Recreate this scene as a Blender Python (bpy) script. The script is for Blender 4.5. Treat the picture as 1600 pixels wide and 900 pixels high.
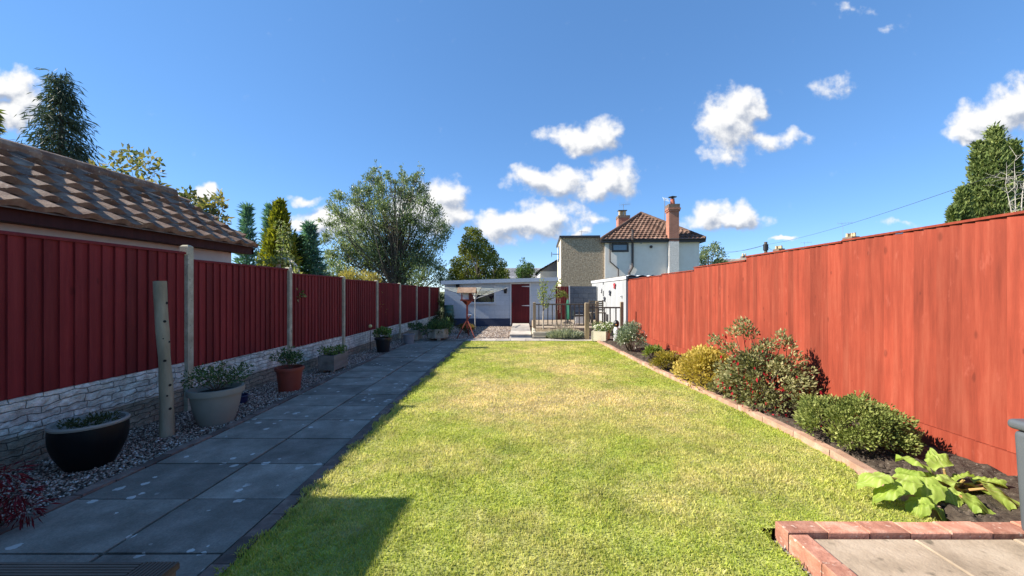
import bpy, bmesh, math, random
import numpy as np
from mathutils import Vector

# ------------------------------------------------------------------ clear
for o in list(bpy.data.objects):
    bpy.data.objects.remove(o)
S = bpy.context.scene
COL = S.collection
R = math.radians
F0, VX, VY, CAMZ = 590.0, 815.0, 455.0, 1.38      # focal length in photo pixels, vanishing point, eye height

# ------------------------------------------------------------------ camera
cd = bpy.data.cameras.new('camera')
cam = bpy.data.objects.new('camera', cd)
COL.objects.link(cam)
cam.location = (0, 0, CAMZ)
cam.rotation_euler = (R(90), 0, 0)
cd.sensor_width = 36
cd.lens = 36 * F0 / 1600
cd.shift_x = -15 / 1600
cd.shift_y = 5 / 1600
cd.clip_start = 0.05
cd.clip_end = 3000
S.camera = cam

# ------------------------------------------------------------------ exposure, sun, sky
S.view_settings.view_transform = 'Standard'
S.view_settings.look = 'None'
S.view_settings.gamma = 1
S.view_settings.exposure = 1.2
S.view_settings.use_curve_mapping = False
SUN = Vector((1.37, 0.06, -1.0))                    # the way the light travels
SUN_EL = math.atan2(1.0, math.hypot(SUN.x, SUN.y))
SUN_AZ = math.atan2(-SUN.x, -SUN.y)                  # from +Y towards +X
sd = bpy.data.lights.new('sun', 'SUN')
sd.energy = 4.7
sd.angle = R(0.55)
sd.color = (1.0, 0.93, 0.82)
so = bpy.data.objects.new('sun', sd)
COL.objects.link(so)
so.rotation_euler = SUN.to_track_quat('-Z', 'Y').to_euler()
so.location = (-20, 2, 20)

W = bpy.data.worlds.new('World')
S.world = W
W.use_nodes = True
SKY_STRENGTH = 0.15


def build_world():
    nt = W.node_tree
    nt.nodes.clear()
    N, L = nt.nodes.new, nt.links.new
    sky = N('ShaderNodeTexSky')
    sky.sky_type = 'NISHITA'
    sky.sun_disc = False
    sky.sun_elevation = SUN_EL
    sky.sun_rotation = SUN_AZ
    sky.altitude = 4000
    sky.air_density = 1.0
    sky.dust_density = 0.0
    sky.ozone_density = 5.0
    hs = N('ShaderNodeHueSaturation')
    hs.inputs['Hue'].default_value = .506
    hs.inputs['Saturation'].default_value = 1.45
    hs.inputs['Value'].default_value = 1.34
    gm = N('ShaderNodeGamma'); gm.inputs[1].default_value = .55
    L(sky.outputs[0], gm.inputs[0]); L(gm.outputs[0], hs.inputs['Color'])
    bg = N('ShaderNodeBackground')
    bg.inputs['Strength'].default_value = SKY_STRENGTH
    L(hs.outputs[0], bg.inputs['Color'])
    # clouds: soft lobes fixed to directions of the sky, broken up by noise
    lobes = [
        (0, 140, 75, 34), (35, 150, 46, 34), (10, 182, 55, 26), (-60, 150, 60, 50),
        (315, 304, 34, 14), (478, 313, 32, 8), (498, 345, 48, 22), (540, 352, 55, 32), (470, 350, 25, 12),
        (690, 308, 46, 34), (655, 330, 60, 44), (706, 330, 40, 22),
        (835, 345, 85, 30), (790, 352, 60, 30), (860, 335, 45, 26), (930, 347, 24, 12), (902, 362, 20, 11), (770, 330, 26, 10),
        (870, 284, 72, 26), (835, 280, 46, 22), (958, 280, 44, 36), (925, 292, 46, 22),
        (912, 217, 62, 25), (938, 208, 36, 26), (868, 216, 34, 14),
        (1138, 192, 52, 54), (1162, 165, 38, 32), (1200, 218, 62, 18), (1128, 238, 36, 18), (1238, 214, 30, 12),
        (1300, 136, 48, 22), (1135, 342, 62, 20), (1114, 334, 34, 20), (1166, 338, 28, 22),
        (1550, 192, 74, 34), (1592, 170, 60, 48), (1510, 212, 40, 16), (1660, 180, 70, 50),
        (1335, 12, 36, 14), (1388, 48, 26, 9), (1405, 352, 40, 8), (1225, 376, 26, 6), (1225, 375, 20, 5)]
    faint = {(1300, 136): .60, (1335, 12): .52, (1388, 48): .5, (1405, 352): .5, (1225, 376): .5, (1238, 214): .8, (1128, 238): .8,
             (1200, 218): .85, (930, 347): .8, (478, 313): .8, (902, 362): .8, (770, 330): .7, (868, 216): .75}
    g = bpy.data.node_groups.new('cloud_density', 'ShaderNodeTree')
    g.interface.new_socket('Vector', in_out='INPUT', socket_type='NodeSocketVector')
    g.interface.new_socket('Density', in_out='OUTPUT', socket_type='NodeSocketFloat')
    gn, gl = g.nodes.new, g.links.new
    gi, go = gn('NodeGroupInput'), gn('NodeGroupOutput')
    wn = gn('ShaderNodeTexNoise')
    wn.inputs['Scale'].default_value = 14
    wn.inputs['Detail'].default_value = 3
    gl(gi.outputs[0], wn.inputs['Vector'])
    sub = gn('ShaderNodeVectorMath'); sub.operation = 'SUBTRACT'
    gl(wn.outputs['Color'], sub.inputs[0]); sub.inputs[1].default_value = (.5, .5, .5)
    sc = gn('ShaderNodeVectorMath'); sc.operation = 'MULTIPLY_ADD'
    gl(sub.outputs[0], sc.inputs[0]); sc.inputs[1].default_value = (.11, .075, 0); gl(gi.outputs[0], sc.inputs[2])
    last = None
    for (cx, cy, rx, ry) in lobes:
        rx2, ry2 = rx * 1.40 / F0, ry * 1.42 / F0
        mp = gn('ShaderNodeMapping')
        mp.inputs['Location'].default_value = (-((cx - VX) / F0) / rx2, -((VY - cy) / F0) / ry2, 0)
        mp.inputs['Scale'].default_value = (1 / rx2, 1 / ry2, 0)
        gl(sc.outputs[0], mp.inputs['Vector'])
        gr = gn('ShaderNodeTexGradient'); gr.gradient_type = 'SPHERICAL'
        gl(mp.outputs[0], gr.inputs[0])
        out = gr.outputs['Fac']
        w = faint.get((cx, cy))
        if w:
            m = gn('ShaderNodeMath'); m.operation = 'MULTIPLY'
            gl(out, m.inputs[0]); m.inputs[1].default_value = w * .85
            out = m.outputs[0]
        if last is None:
            last = out
        else:
            mx = gn('ShaderNodeMath'); mx.operation = 'SMOOTH_MAX'
            gl(last, mx.inputs[0]); gl(out, mx.inputs[1]); mx.inputs[2].default_value = .12
            last = mx.outputs[0]
    fn = gn('ShaderNodeTexNoise')
    fn.inputs['Scale'].default_value = 20
    fn.inputs['Detail'].default_value = 8
    fn.inputs['Roughness'].default_value = .58
    gl(gi.outputs[0], fn.inputs['Vector'])
    # the noise bites only where a lobe is, so the clear sky stays clear
    gate = gn('ShaderNodeMapRange'); gl(last, gate.inputs['Value'])
    gate.inputs['From Min'].default_value = .0; gate.inputs['From Max'].default_value = .16
    amp = gn('ShaderNodeMath'); amp.operation = 'MULTIPLY'; gl(gate.outputs[0], amp.inputs[0]); amp.inputs[1].default_value = 1.1
    cen = gn('ShaderNodeMath'); cen.operation = 'SUBTRACT'; gl(fn.outputs['Fac'], cen.inputs[0]); cen.inputs[1].default_value = .5
    a = gn('ShaderNodeMath'); a.operation = 'MULTIPLY_ADD'
    gl(cen.outputs[0], a.inputs[0]); gl(amp.outputs[0], a.inputs[1]); gl(last, a.inputs[2])
    gl(a.outputs[0], go.inputs[0])
    tc = N('ShaderNodeTexCoord')
    sp = N('ShaderNodeSeparateXYZ'); L(tc.outputs['Generated'], sp.inputs[0])
    my = N('ShaderNodeMath'); my.operation = 'MAXIMUM'; L(sp.outputs['Y'], my.inputs[0]); my.inputs[1].default_value = .02
    dx = N('ShaderNodeMath'); dx.operation = 'DIVIDE'; L(sp.outputs['X'], dx.inputs[0]); L(my.outputs[0], dx.inputs[1])
    dz = N('ShaderNodeMath'); dz.operation = 'DIVIDE'; L(sp.outputs['Z'], dz.inputs[0]); L(my.outputs[0], dz.inputs[1])
    cb = N('ShaderNodeCombineXYZ'); L(dx.outputs[0], cb.inputs[0]); L(dz.outputs[0], cb.inputs[1])
    off = N('ShaderNodeVectorMath'); off.operation = 'ADD'; L(cb.outputs[0], off.inputs[0]); off.inputs[1].default_value = (-.016, .024, 0)
    g1 = N('ShaderNodeGroup'); g1.node_tree = g; L(cb.outputs[0], g1.inputs[0])
    g2 = N('ShaderNodeGroup'); g2.node_tree = g; L(off.outputs[0], g2.inputs[0])
    al = N('ShaderNodeMapRange'); al.interpolation_type = 'SMOOTHSTEP'
    L(g1.outputs[0], al.inputs['Value']); al.inputs['From Min'].default_value = .17; al.inputs['From Max'].default_value = .66
    df = N('ShaderNodeMath'); df.operation = 'SUBTRACT'; L(g1.outputs[0], df.inputs[0]); L(g2.outputs[0], df.inputs[1])
    sh = N('ShaderNodeMapRange'); sh.interpolation_type = 'SMOOTHSTEP'
    L(df.outputs[0], sh.inputs['Value']); sh.inputs['From Min'].default_value = -.42; sh.inputs['From Max'].default_value = .22
    rc = N('ShaderNodeMix'); rc.data_type = 'RGBA'
    L(sh.outputs[0], rc.inputs[0])
    rc.inputs[6].default_value = (.40, .46, .58, 1)
    rc.inputs[7].default_value = (.97, .97, .97, 1)
    bc = N('ShaderNodeBackground'); L(rc.outputs[2], bc.inputs['Color']); bc.inputs['Strength'].default_value = 0.46
    mxs = N('ShaderNodeMixShader')
    L(al.outputs[0], mxs.inputs[0]); L(bg.outputs[0], mxs.inputs[1]); L(bc.outputs[0], mxs.inputs[2])
    out = N('ShaderNodeOutputWorld'); L(mxs.outputs[0], out.inputs['Surface'])
    W.cycles.sampling_method = 'MANUAL'
    W.cycles.sample_map_resolution = 512


build_world()

# ------------------------------------------------------------------ placing helpers
def gz(y):
    return -0.017 * (max(-6, min(y, 22)) - 4)


def G(x, y):
    """the ground point seen at photo pixel x, y"""
    Z = 1.312 / ((y - VY) / F0 - .017)
    return ((x - VX) * Z / F0, Z)


def PX(x, y, Z):
    """the point at depth Z seen at photo pixel x, y"""
    return Vector(((x - VX) * Z / F0, Z, CAMZ + (VY - y) * Z / F0))


# ------------------------------------------------------------------ materials
MATS = {}


def _mat(name):
    m = bpy.data.materials.new(name)
    m.use_nodes = True
    nt = m.node_tree
    nt.nodes.clear()
    o = nt.nodes.new('ShaderNodeOutputMaterial')
    p = nt.nodes.new('ShaderNodeBsdfPrincipled')
    nt.links.new(p.outputs[0], o.inputs[0])
    MATS[name] = m
    return m, nt, p, o


def c4(c):
    return (c[0], c[1], c[2], 1)


def noise(nt, vec, scale, detail=4, rough=.55, stretch=None, w=None):
    if stretch:
        mp = nt.nodes.new('ShaderNodeMapping')
        mp.inputs['Scale'].default_value = stretch
        nt.links.new(vec, mp.inputs['Vector'])
        vec = mp.outputs[0]
    n = nt.nodes.new('ShaderNodeTexNoise')
    n.inputs['Scale'].default_value = scale
    n.inputs['Detail'].default_value = detail
    n.inputs['Roughness'].default_value = rough
    nt.links.new(vec, n.inputs['Vector'])
    return n.outputs['Fac']


def ramp(nt, fac, stops):
    r = nt.nodes.new('ShaderNodeValToRGB')
    e = r.color_ramp.elements
    while len(e) < len(stops):
        e.new(.5)
    for i, (p, c) in enumerate(stops):
        e[i].position = p
        e[i].color = c4(c) if not isinstance(c, (int, float)) else (c, c, c, 1)
    nt.links.new(fac, r.inputs[0])
    return r.outputs[0]


def mix(nt, fac, a, b, blend='MIX'):
    m = nt.nodes.new('ShaderNodeMix')
    m.data_type = 'RGBA'
    m.blend_type = blend
    for sock, v in ((m.inputs[0], fac), (m.inputs[6], a), (m.inputs[7], b)):
        if isinstance(v, (int, float)):
            sock.default_value = v
        elif isinstance(v, tuple):
            sock.default_value = c4(v)
        else:
            nt.links.new(v, sock)
    return m.outputs[2]


def math_(nt, op, a, b=0.0, c=None):
    m = nt.nodes.new('ShaderNodeMath')
    m.operation = op
    for i, v in enumerate((a, b, c)):
        if v is None:
            continue
        if isinstance(v, (int, float)):
            m.inputs[i].default_value = v
        else:
            nt.links.new(v, m.inputs[i])
    return m.outputs[0]


def bump(nt, p, h, strength=.3, dist=.01):
    b = nt.nodes.new('ShaderNodeBump')
    b.inputs['Strength'].default_value = strength
    b.inputs['Distance'].default_value = dist
    nt.links.new(h, b.inputs['Height'])
    nt.links.new(b.outputs[0], p.inputs['Normal'])
    return b


def coord(nt, which='Object'):
    return nt.nodes.new('ShaderNodeTexCoord').outputs[which]


def attr(nt, name='tint'):
    a = nt.nodes.new('ShaderNodeAttribute')
    a.attribute_name = name
    return a.outputs['Fac']


def surf(name, stops, scale=6, rough=.7, bstr=.2, bscale=40, stretch=None, bdist=.01, spec=.3, metal=0, tint=0.0, detail=6, speck=None):
    """a mottled surface: noise through a colour ramp, fine bump; tint adds variation from piece to piece"""
    m, nt, p, o = _mat(name)
    v = coord(nt)
    n = noise(nt, v, scale, detail, .6, stretch)
    c = ramp(nt, n, stops)
    if tint:
        t = attr(nt)
        f = math_(nt, 'MULTIPLY_ADD', t, tint * 2, 1 - tint)
        cc = nt.nodes.new('ShaderNodeCombineColor')
        for i in range(3):
            nt.links.new(f, cc.inputs[i])
        c = mix(nt, 1.0, c, cc.outputs[0], 'MULTIPLY')
    if speck:
        col, sc, lo, hi = speck
        s = noise(nt, v, sc, 3, .5)
        k = ramp(nt, s, [(lo, 0), (hi, 1)])
        c = mix(nt, k, c, col)
    nt.links.new(c, p.inputs['Base Color'])
    p.inputs['Roughness'].default_value = rough
    p.inputs['Specular IOR Level'].default_value = spec
    p.inputs['Metallic'].default_value = metal
    if bstr:
        bump(nt, p, noise(nt, v, bscale, 5, .6, stretch), bstr, bdist)
    return m


def paint_wood(name, dark, mid, light, tint=.2, knots=True, rough=.75, weather=0.0):
    """painted upright boards: streaks along the grain, knots, a shade of its own per board"""
    m, nt, p, o = _mat(name)
    v = coord(nt)
    n = noise(nt, v, 15, 7, .7, (1, 1, .07))
    c = ramp(nt, n, [(.30, dark), (.5, mid), (.75, light)])
    big = noise(nt, v, 1.7, 4, .6)
    c = mix(nt, .32, c, ramp(nt, big, [(.3, .70), (.7, 1.25)]), 'MULTIPLY')
    t = attr(nt)
    f = math_(nt, 'MULTIPLY_ADD', t, tint * 2, 1 - tint)
    cc = nt.nodes.new('ShaderNodeCombineColor')
    for i in range(3):
        nt.links.new(f, cc.inputs[i])
    c = mix(nt, 1.0, c, cc.outputs[0], 'MULTIPLY')
    if knots:
        vo = nt.nodes.new('ShaderNodeTexVoronoi')
        sx = nt.nodes.new('ShaderNodeSeparateXYZ'); nt.links.new(v, sx.inputs[0])
        kx = nt.nodes.new('ShaderNodeCombineXYZ'); nt.links.new(sx.outputs[1], kx.inputs[0])
        nt.links.new(math_(nt, 'MULTIPLY', sx.outputs[2], .45), kx.inputs[1])
        vo.voronoi_dimensions = '2D'
        nt.links.new(kx.outputs[0], vo.inputs['Vector'])
        vo.inputs['Scale'].default_value = 4.2
        rs_ = nt.nodes.new('ShaderNodeSeparateColor'); nt.links.new(vo.outputs['Color'], rs_.inputs[0])
        kr = ramp(nt, rs_.outputs[0], [(.45, .004), (1.0, .10)])
        kd = math_(nt, 'DIVIDE', vo.outputs['Distance'], kr)
        k = ramp(nt, kd, [(.45, 1), (1.0, 0)])
        c = mix(nt, math_(nt, 'MULTIPLY', k, .45), c, tuple(x * .45 for x in dark))
    if weather:
        wn = noise(nt, v, 9, 5, .7, (1, 1, .35))
        k = ramp(nt, wn, [(.60, 0), (.74, 1)])
        c = mix(nt, math_(nt, 'MULTIPLY', k, weather), c, tuple(min(1, x * 1.5 + .05) for x in light))
    nt.links.new(c, p.inputs['Base Color'])
    p.inputs['Roughness'].default_value = rough
    p.inputs['Specular IOR Level'].default_value = .25
    bump(nt, p, noise(nt, v, 38, 4, .6, (1, 1, .06)), .35, .006)
    return m


def masonry(name, c1, c2, mortar, bw, bh, msize=.012, rough=.85, bstr=.4, mottled=.5, bdist=.012):
    """coursed brick or block on upright faces"""
    m, nt, p, o = _mat(name)
    v = coord(nt)
    sp = nt.nodes.new('ShaderNodeSeparateXYZ'); nt.links.new(v, sp.inputs[0])
    u = math_(nt, 'ADD', sp.outputs[0], sp.outputs[1])
    cb = nt.nodes.new('ShaderNodeCombineXYZ'); nt.links.new(u, cb.inputs[0]); nt.links.new(sp.outputs[2], cb.inputs[1])
    br = nt.nodes.new('ShaderNodeTexBrick')
    nt.links.new(cb.outputs[0], br.inputs['Vector'])
    br.inputs['Color1'].default_value = c4(c1)
    br.inputs['Color2'].default_value = c4(c2)
    br.inputs['Mortar'].default_value = c4(mortar)
    br.inputs['Scale'].default_value = 1
    br.inputs['Mortar Size'].default_value = msize
    br.inputs['Mortar Smooth'].default_value = .3
    br.inputs['Brick Width'].default_value = bw
    br.inputs['Row Height'].default_value = bh
    n = noise(nt, v, 14, 6, .65)
    c = mix(nt, mottled, br.outputs['Color'], ramp(nt, n, [(.25, .55), (.75, 1.35)]), 'MULTIPLY')
    nt.links.new(c, p.inputs['Base Color'])
    p.inputs['Roughness'].default_value = rough
    h = math_(nt, 'MULTIPLY_ADD', br.outputs['Fac'], -1.0, math_(nt, 'MULTIPLY', noise(nt, v, 30, 5), .6))
    bump(nt, p, h, bstr, bdist)
    return m


def leafmat(name, cols, trans=.38, rough=.6, spec=.16):
    m, nt, p, o = _mat(name)
    t = attr(nt)
    k = len(cols)
    c = ramp(nt, t, [(i / max(1, k - 1), cols[i]) for i in range(k)])
    nt.links.new(c, p.inputs['Base Color'])
    p.inputs['Roughness'].default_value = rough
    p.inputs['Specular IOR Level'].default_value = spec
    tr = nt.nodes.new('ShaderNodeBsdfTranslucent')
    nt.links.new(mix(nt, 1.0, c, (1.25, 1.3, .7), 'MULTIPLY'), tr.inputs['Color'])
    ms = nt.nodes.new('ShaderNodeMixShader')
    ms.inputs[0].default_value = trans
    nt.links.new(p.outputs[0], ms.inputs[1])
    nt.links.new(tr.outputs[0], ms.inputs[2])
    nt.links.new(ms.outputs[0], o.inputs[0])
    return m


def plain(name, c, rough=.5, metal=0, spec=.5, vary=.12):
    return surf(name, [(.2, tuple(x * (1 - vary) for x in c)), (.8, tuple(min(1, x * (1 + vary)) for x in c))], 9, rough, .05, 60, spec=spec, metal=metal)


def glassmat(name, c, rough=.04):
    m, nt, p, o = _mat(name)
    p.inputs['Base Color'].default_value = c4(c)
    p.inputs['Roughness'].default_value = rough
    p.inputs['Specular IOR Level'].default_value = .8
    p.inputs['Coat Weight'].default_value = .6
    return m


# ------------------------------------------------------------------ mesh helpers
class MB:
    def __init__(s):
        s.v, s.f, s.t, s.cur = [], [], [], .5

    def vert(s, p):
        s.v.append((p[0], p[1], p[2])); s.t.append(s.cur)
        return len(s.v) - 1

    def face(s, pts):
        s.f.append(tuple(s.vert(p) for p in pts))

    def hexa(s, c):
        """eight corners: four below (counter-clockwise from above), four above"""
        i = [s.vert(p) for p in c]
        for q in ((3, 2, 1, 0), (4, 5, 6, 7), (0, 1, 5, 4), (1, 2, 6, 5), (2, 3, 7, 6), (3, 0, 4, 7)):
            s.f.append(tuple(i[k] for k in q))

    def box(s, x0, x1, y0, y1, z0, z1, rot=0, piv=None, chamfer=0):
        c = [(x0, y0, z0), (x1, y0, z0), (x1, y1, z0), (x0, y1, z0), (x0, y0, z1), (x1, y0, z1), (x1, y1, z1), (x0, y1, z1)]
        if chamfer:
            k = chamfer
            lo = c[:4]
            mid = [(p[0], p[1], z1 - k) for p in lo]
            top = [(x0 + k, y0 + k, z1), (x1 - k, y0 + k, z1), (x1 - k, y1 - k, z1), (x0 + k, y1 - k, z1)]
            c = lo + mid + top
        if rot:
            if piv is None:
                piv = ((x0 + x1) / 2, (y0 + y1) / 2)
            ca, sa = math.cos(rot), math.sin(rot)
            c = [(piv[0] + (p[0] - piv[0]) * ca - (p[1] - piv[1]) * sa, piv[1] + (p[0] - piv[0]) * sa + (p[1] - piv[1]) * ca, p[2]) for p in c]
        if chamfer:
            i = [s.vert(p) for p in c]
            s.f.append((i[3], i[2], i[1], i[0]))
            for b in (0, 4):
                for k in range(4):
                    n = (k + 1) % 4
                    s.f.append((i[b + k], i[b + n], i[b + 4 + n], i[b + 4 + k]))
            s.f.append((i[8], i[9], i[10], i[11]))
        else:
            s.hexa(c)

    def tube(s, pts, rad, n=8, cap=True):
        pts = [Vector(p) for p in pts]
        if isinstance(rad, (int, float)):
            rad = [rad] * len(pts)
        rings = []
        prev = None
        for k, p in enumerate(pts):
            d = (pts[min(k + 1, len(pts) - 1)] - pts[max(k - 1, 0)])
            d = d.normalized() if d.length > 1e-9 else Vector((0, 0, 1))
            if prev is None:
                a = d.orthogonal().normalized()
            else:
                a = prev - d * prev.dot(d)
                a = a.normalized() if a.length > 1e-6 else d.orthogonal().normalized()
            prev = a
            b = d.cross(a)
            rings.append([s.vert(p + (a * math.cos(2 * math.pi * j / n) + b * math.sin(2 * math.pi * j / n)) * rad[k]) for j in range(n)])
        for k in range(len(rings) - 1):
            for j in range(n):
                s.f.append((rings[k][j], rings[k][(j + 1) % n], rings[k + 1][(j + 1) % n], rings[k + 1][j]))
        if cap:
            s.f.append(tuple(reversed(rings[0])))
            s.f.append(tuple(rings[-1]))

    def lathe(s, prof, c, n=32, wob=0, sx=1, sy=1):
        rings = []
        for (r, z) in prof:
            rings.append([s.vert((c[0] + sx * r * math.cos(2 * math.pi * j / n), c[1] + sy * r * math.sin(2 * math.pi * j / n), c[2] + z)) for j in range(n)])
        for k in range(len(rings) - 1):
            for j in range(n):
                s.f.append((rings[k][j], rings[k][(j + 1) % n], rings[k + 1][(j + 1) % n], rings[k + 1][j]))
        if prof[0][0] > 1e-4:
            s.f.append(tuple(reversed(rings[0])))
        if prof[-1][0] > 1e-4:
            s.f.append(tuple(rings[-1]))

    def build(s, name, m, parent=None, smooth=False, loc=None):
        me = bpy.data.meshes.new(name)
        off = Vector((0, 0, 0))
        if parent is not None:
            q = parent
            while q is not None:
                off += q.location
                q = q.parent
        if loc is not None:
            off = off + Vector(loc) if parent is None else off
        me.from_pydata([(a - off.x, b - off.y, c - off.z) for a, b, c in s.v], [], s.f)
        a = me.attributes.new('tint', 'FLOAT', 'POINT')
        a.data.foreach_set('value', s.t)
        if m:
            me.materials.append(m)
        if smooth:
            me.shade_smooth()
            try:
                me.set_sharp_from_angle(angle=R(40))
            except Exception:
                pass
        me.update()
        o = bpy.data.objects.new(name, me)
        COL.objects.link(o)
        if parent is not None:
            o.parent = parent
        elif loc is not None:
            o.location = loc
        return o


def tag(o, label=None, cat=None, group=None, kind=None):
    if label: o['label'] = label
    if cat: o['category'] = cat
    if group: o['group'] = group
    if kind: o['kind'] = kind
    return o


def thing(name, loc, label, cat, group=None):
    o = bpy.data.objects.new(name, None)
    o.empty_display_size = .2
    COL.objects.link(o)
    o.location = loc
    return tag(o, label, cat, group)


def trimesh(name, V, T, tint, m, parent=None, smooth=False):
    """V (n,3) array, T (k,3) triangles"""
    V = np.asarray(V, dtype=np.float32).copy()
    if parent is not None:
        q = parent
        while q is not None:
            V -= np.array(q.location, dtype=np.float32)
            q = q.parent
    T = np.asarray(T, dtype=np.int32)
    me = bpy.data.meshes.new(name)
    me.vertices.add(len(V))
    me.vertices.foreach_set('co', V.ravel())
    me.loops.add(T.size)
    me.loops.foreach_set('vertex_index', T.ravel())
    me.polygons.add(len(T))
    me.polygons.foreach_set('loop_start', np.arange(0, T.size, 3, dtype=np.int32))
    me.polygons.foreach_set('loop_total', np.full(len(T), 3, dtype=np.int32))
    me.update(calc_edges=True)
    me.validate()
    a = me.attributes.new('tint', 'FLOAT', 'POINT')
    a.data.foreach_set('value', np.asarray(tint, dtype=np.float32))
    me.materials.append(m)
    if smooth:
        me.shade_smooth()
    o = bpy.data.objects.new(name, me)
    COL.objects.link(o)
    if parent is not None:
        o.parent = parent
    return o


def unit(rng, n):
    d = rng.normal(size=(n, 3))
    return d / np.linalg.norm(d, axis=1, keepdims=True)


def leaf_arrays(rng, P, A, L, Wd, tint, fold=.25, droop=0.0):
    """one folded pointed leaf per point: base P, along A"""
    n = len(P)
    A = A / np.maximum(np.linalg.norm(A, axis=1, keepdims=True), 1e-6)
    q = unit(rng, n)
    B = np.cross(A, q); B /= np.maximum(np.linalg.norm(B, axis=1, keepdims=True), 1e-6)
    Nn = np.cross(A, B)
    L = np.broadcast_to(np.asarray(L), (n,))[:, None]
    Wd = np.broadcast_to(np.asarray(Wd), (n,))[:, None]
    v0 = P
    v1 = P + A * L * .45 + B * Wd * .5 + Nn * Wd * fold
    v2 = P + A * L
    if droop:
        v2 = v2 + np.array([0, 0, -1.0]) * L * droop
    v3 = P + A * L * .45 - B * Wd * .5 + Nn * Wd * fold
    V = np.stack([v0, v1, v2, v3], 1).reshape(-1, 3)
    i = np.arange(n)[:, None] * 4
    T = np.concatenate([i + np.array([[0, 1, 2]]), i + np.array([[0, 2, 3]])], 1).reshape(-1, 3)
    return V, T, np.repeat(tint, 4)


def leaves(name, rng, P, A, L, Wd, tint, m, parent, fold=.25, droop=0.0):
    V, T, t = leaf_arrays(rng, P, A, L, Wd, tint, fold, droop)
    return trimesh(name, V, T, t, m, parent)


def clump_points(rng, C, Rr, N, power=.45, flat=.85):
    C = np.asarray(C, float); Rr = np.asarray(Rr, float)
    w = Rr ** 2; w = w / w.sum()
    k = rng.choice(len(C), N, p=w)
    d = unit(rng, N)
    r = rng.random(N) ** power
    off = d * (Rr[k] * r)[:, None]
    off[:, 2] *= flat
    return C[k] + off, d, k


def limb(mb, rng, a, b, r0, r1, n=6, bow=.12, up=0.0, sides=6):
    a, b = Vector(a), Vector(b)
    d = b - a
    side = Vector((rng.normal(), rng.normal(), rng.normal() * .4)) * d.length * bow
    pts, rad = [], []
    for i in range(n + 1):
        t = i / n
        p = a + d * t + side * math.sin(math.pi * t) * .6 + Vector((0, 0, up * d.length * (t * t - t)))
        pts.append(p); rad.append(r0 + (r1 - r0) * t)
    mb.tube(pts, rad, sides)
    return pts

# ------------------------------------------------------------------ the setting: ground, path, lawn, gravel, beds, patio
rng = np.random.default_rng(7)
random.seed(7)
YS = [-6, 1, 4, 8, 12, 16, 19, 22]


def interp(tab):
    ys = [a for a, b in tab]; xs = [b for a, b in tab]
    return lambda y: float(np.interp(y, ys, xs))


path_right = interp([(1, -1.50), (2.9, -1.545), (4.46, -1.62), (7, -1.68), (11.4, -1.76)])
path_mid = interp([(1, -2.12), (2.8, -2.16), (4, -2.2), (6.7, -2.27), (11.4, -2.32)])
path_left = interp([(1, -2.86), (2.4, -2.9), (3.75, -2.92), (5, -3.0), (6.24, -3.08), (9.7, -3.25), (11.6, -3.3)])
lawn_left = lambda y: path_right(y) + .105
lawn_edge = interp([(1.9, 2.42), (2.26, 2.45), (2.85, 2.53), (3.34, 2.57), (4.69, 2.52), (6.63, 2.38), (10.3, 2.27), (11.4, 2.2)])
LAWN_END = 11.35
FENCE_L, FENCE_R = -3.92, 3.56

m_earth = surf('rough_ground', [(.3, (.10, .085, .045)), (.5, (.09, .11, .04)), (.7, (.14, .13, .06))], 1.5, .95, .4, 20)
b = MB()
ys = [-60, -6, 1, 4, 8, 12, 16, 19, 22, 60, 400, 1500]
for y0, y1 in zip(ys[:-1], ys[1:]):
    b.face([(-900, y0, gz(y0) - .09), (900, y0, gz(y0) - .09), (900, y1, gz(y1) - .09), (-900, y1, gz(y1) - .09)])
tag(b.build('ground', m_earth), kind='structure')

# paving slabs of the long path
m_slab, nt, p, o = _mat('weathered_slab')
v = coord(nt)
c = ramp(nt, noise(nt, v, 3.2, 7, .65), [(.25, (.115, .104, .082)), (.5, (.215, .197, .158)), (.78, (.37, .345, .285))])
t = attr(nt)
f = math_(nt, 'MULTIPLY_ADD', t, .5, .74)
cc = nt.nodes.new('ShaderNodeCombineColor')
for i in range(3): nt.links.new(f, cc.inputs[i])
c = mix(nt, 1.0, c, cc.outputs[0], 'MULTIPLY')
c = mix(nt, .6, c, ramp(nt, noise(nt, v, 90, 3, .6), [(.3, .7), (.7, 1.3)]), 'MULTIPLY')
vo = nt.nodes.new('ShaderNodeTexVoronoi')
wv = nt.nodes.new('ShaderNodeVectorMath'); wv.operation = 'MULTIPLY_ADD'
nn = nt.nodes.new('ShaderNodeTexNoise'); nn.inputs['Scale'].default_value = 25; nt.links.new(v, nn.inputs['Vector'])
nt.links.new(nn.outputs['Color'], wv.inputs[0]); wv.inputs[1].default_value = (.05, .05, 0); nt.links.new(v, wv.inputs[2])
nt.links.new(wv.outputs[0], vo.inputs['Vector'])
vo.inputs['Scale'].default_value = 9.5
vo.inputs['Randomness'].default_value = 1
sc_ = nt.nodes.new('ShaderNodeSeparateColor'); nt.links.new(vo.outputs['Color'], sc_.inputs[0])
size = ramp(nt, sc_.outputs[0], [(.30, 0.02), (1.0, .30)])
spot = math_(nt, 'LESS_THAN', vo.outputs['Distance'], size)
spot = math_(nt, 'MULTIPLY', spot, ramp(nt, noise(nt, v, 1.6, 3), [(.42, 0.0), (.50, 1.0)]))
c = mix(nt, math_(nt, 'MULTIPLY', spot, .85), c, (.60, .60, .54))
nt.links.new(c, p.inputs['Base Color'])
p.inputs['Roughness'].default_value = .78
p.inputs['Specular IOR Level'].default_value = .35
bump(nt, p, noise(nt, v, 55, 6, .65), .35, .008)

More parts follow.
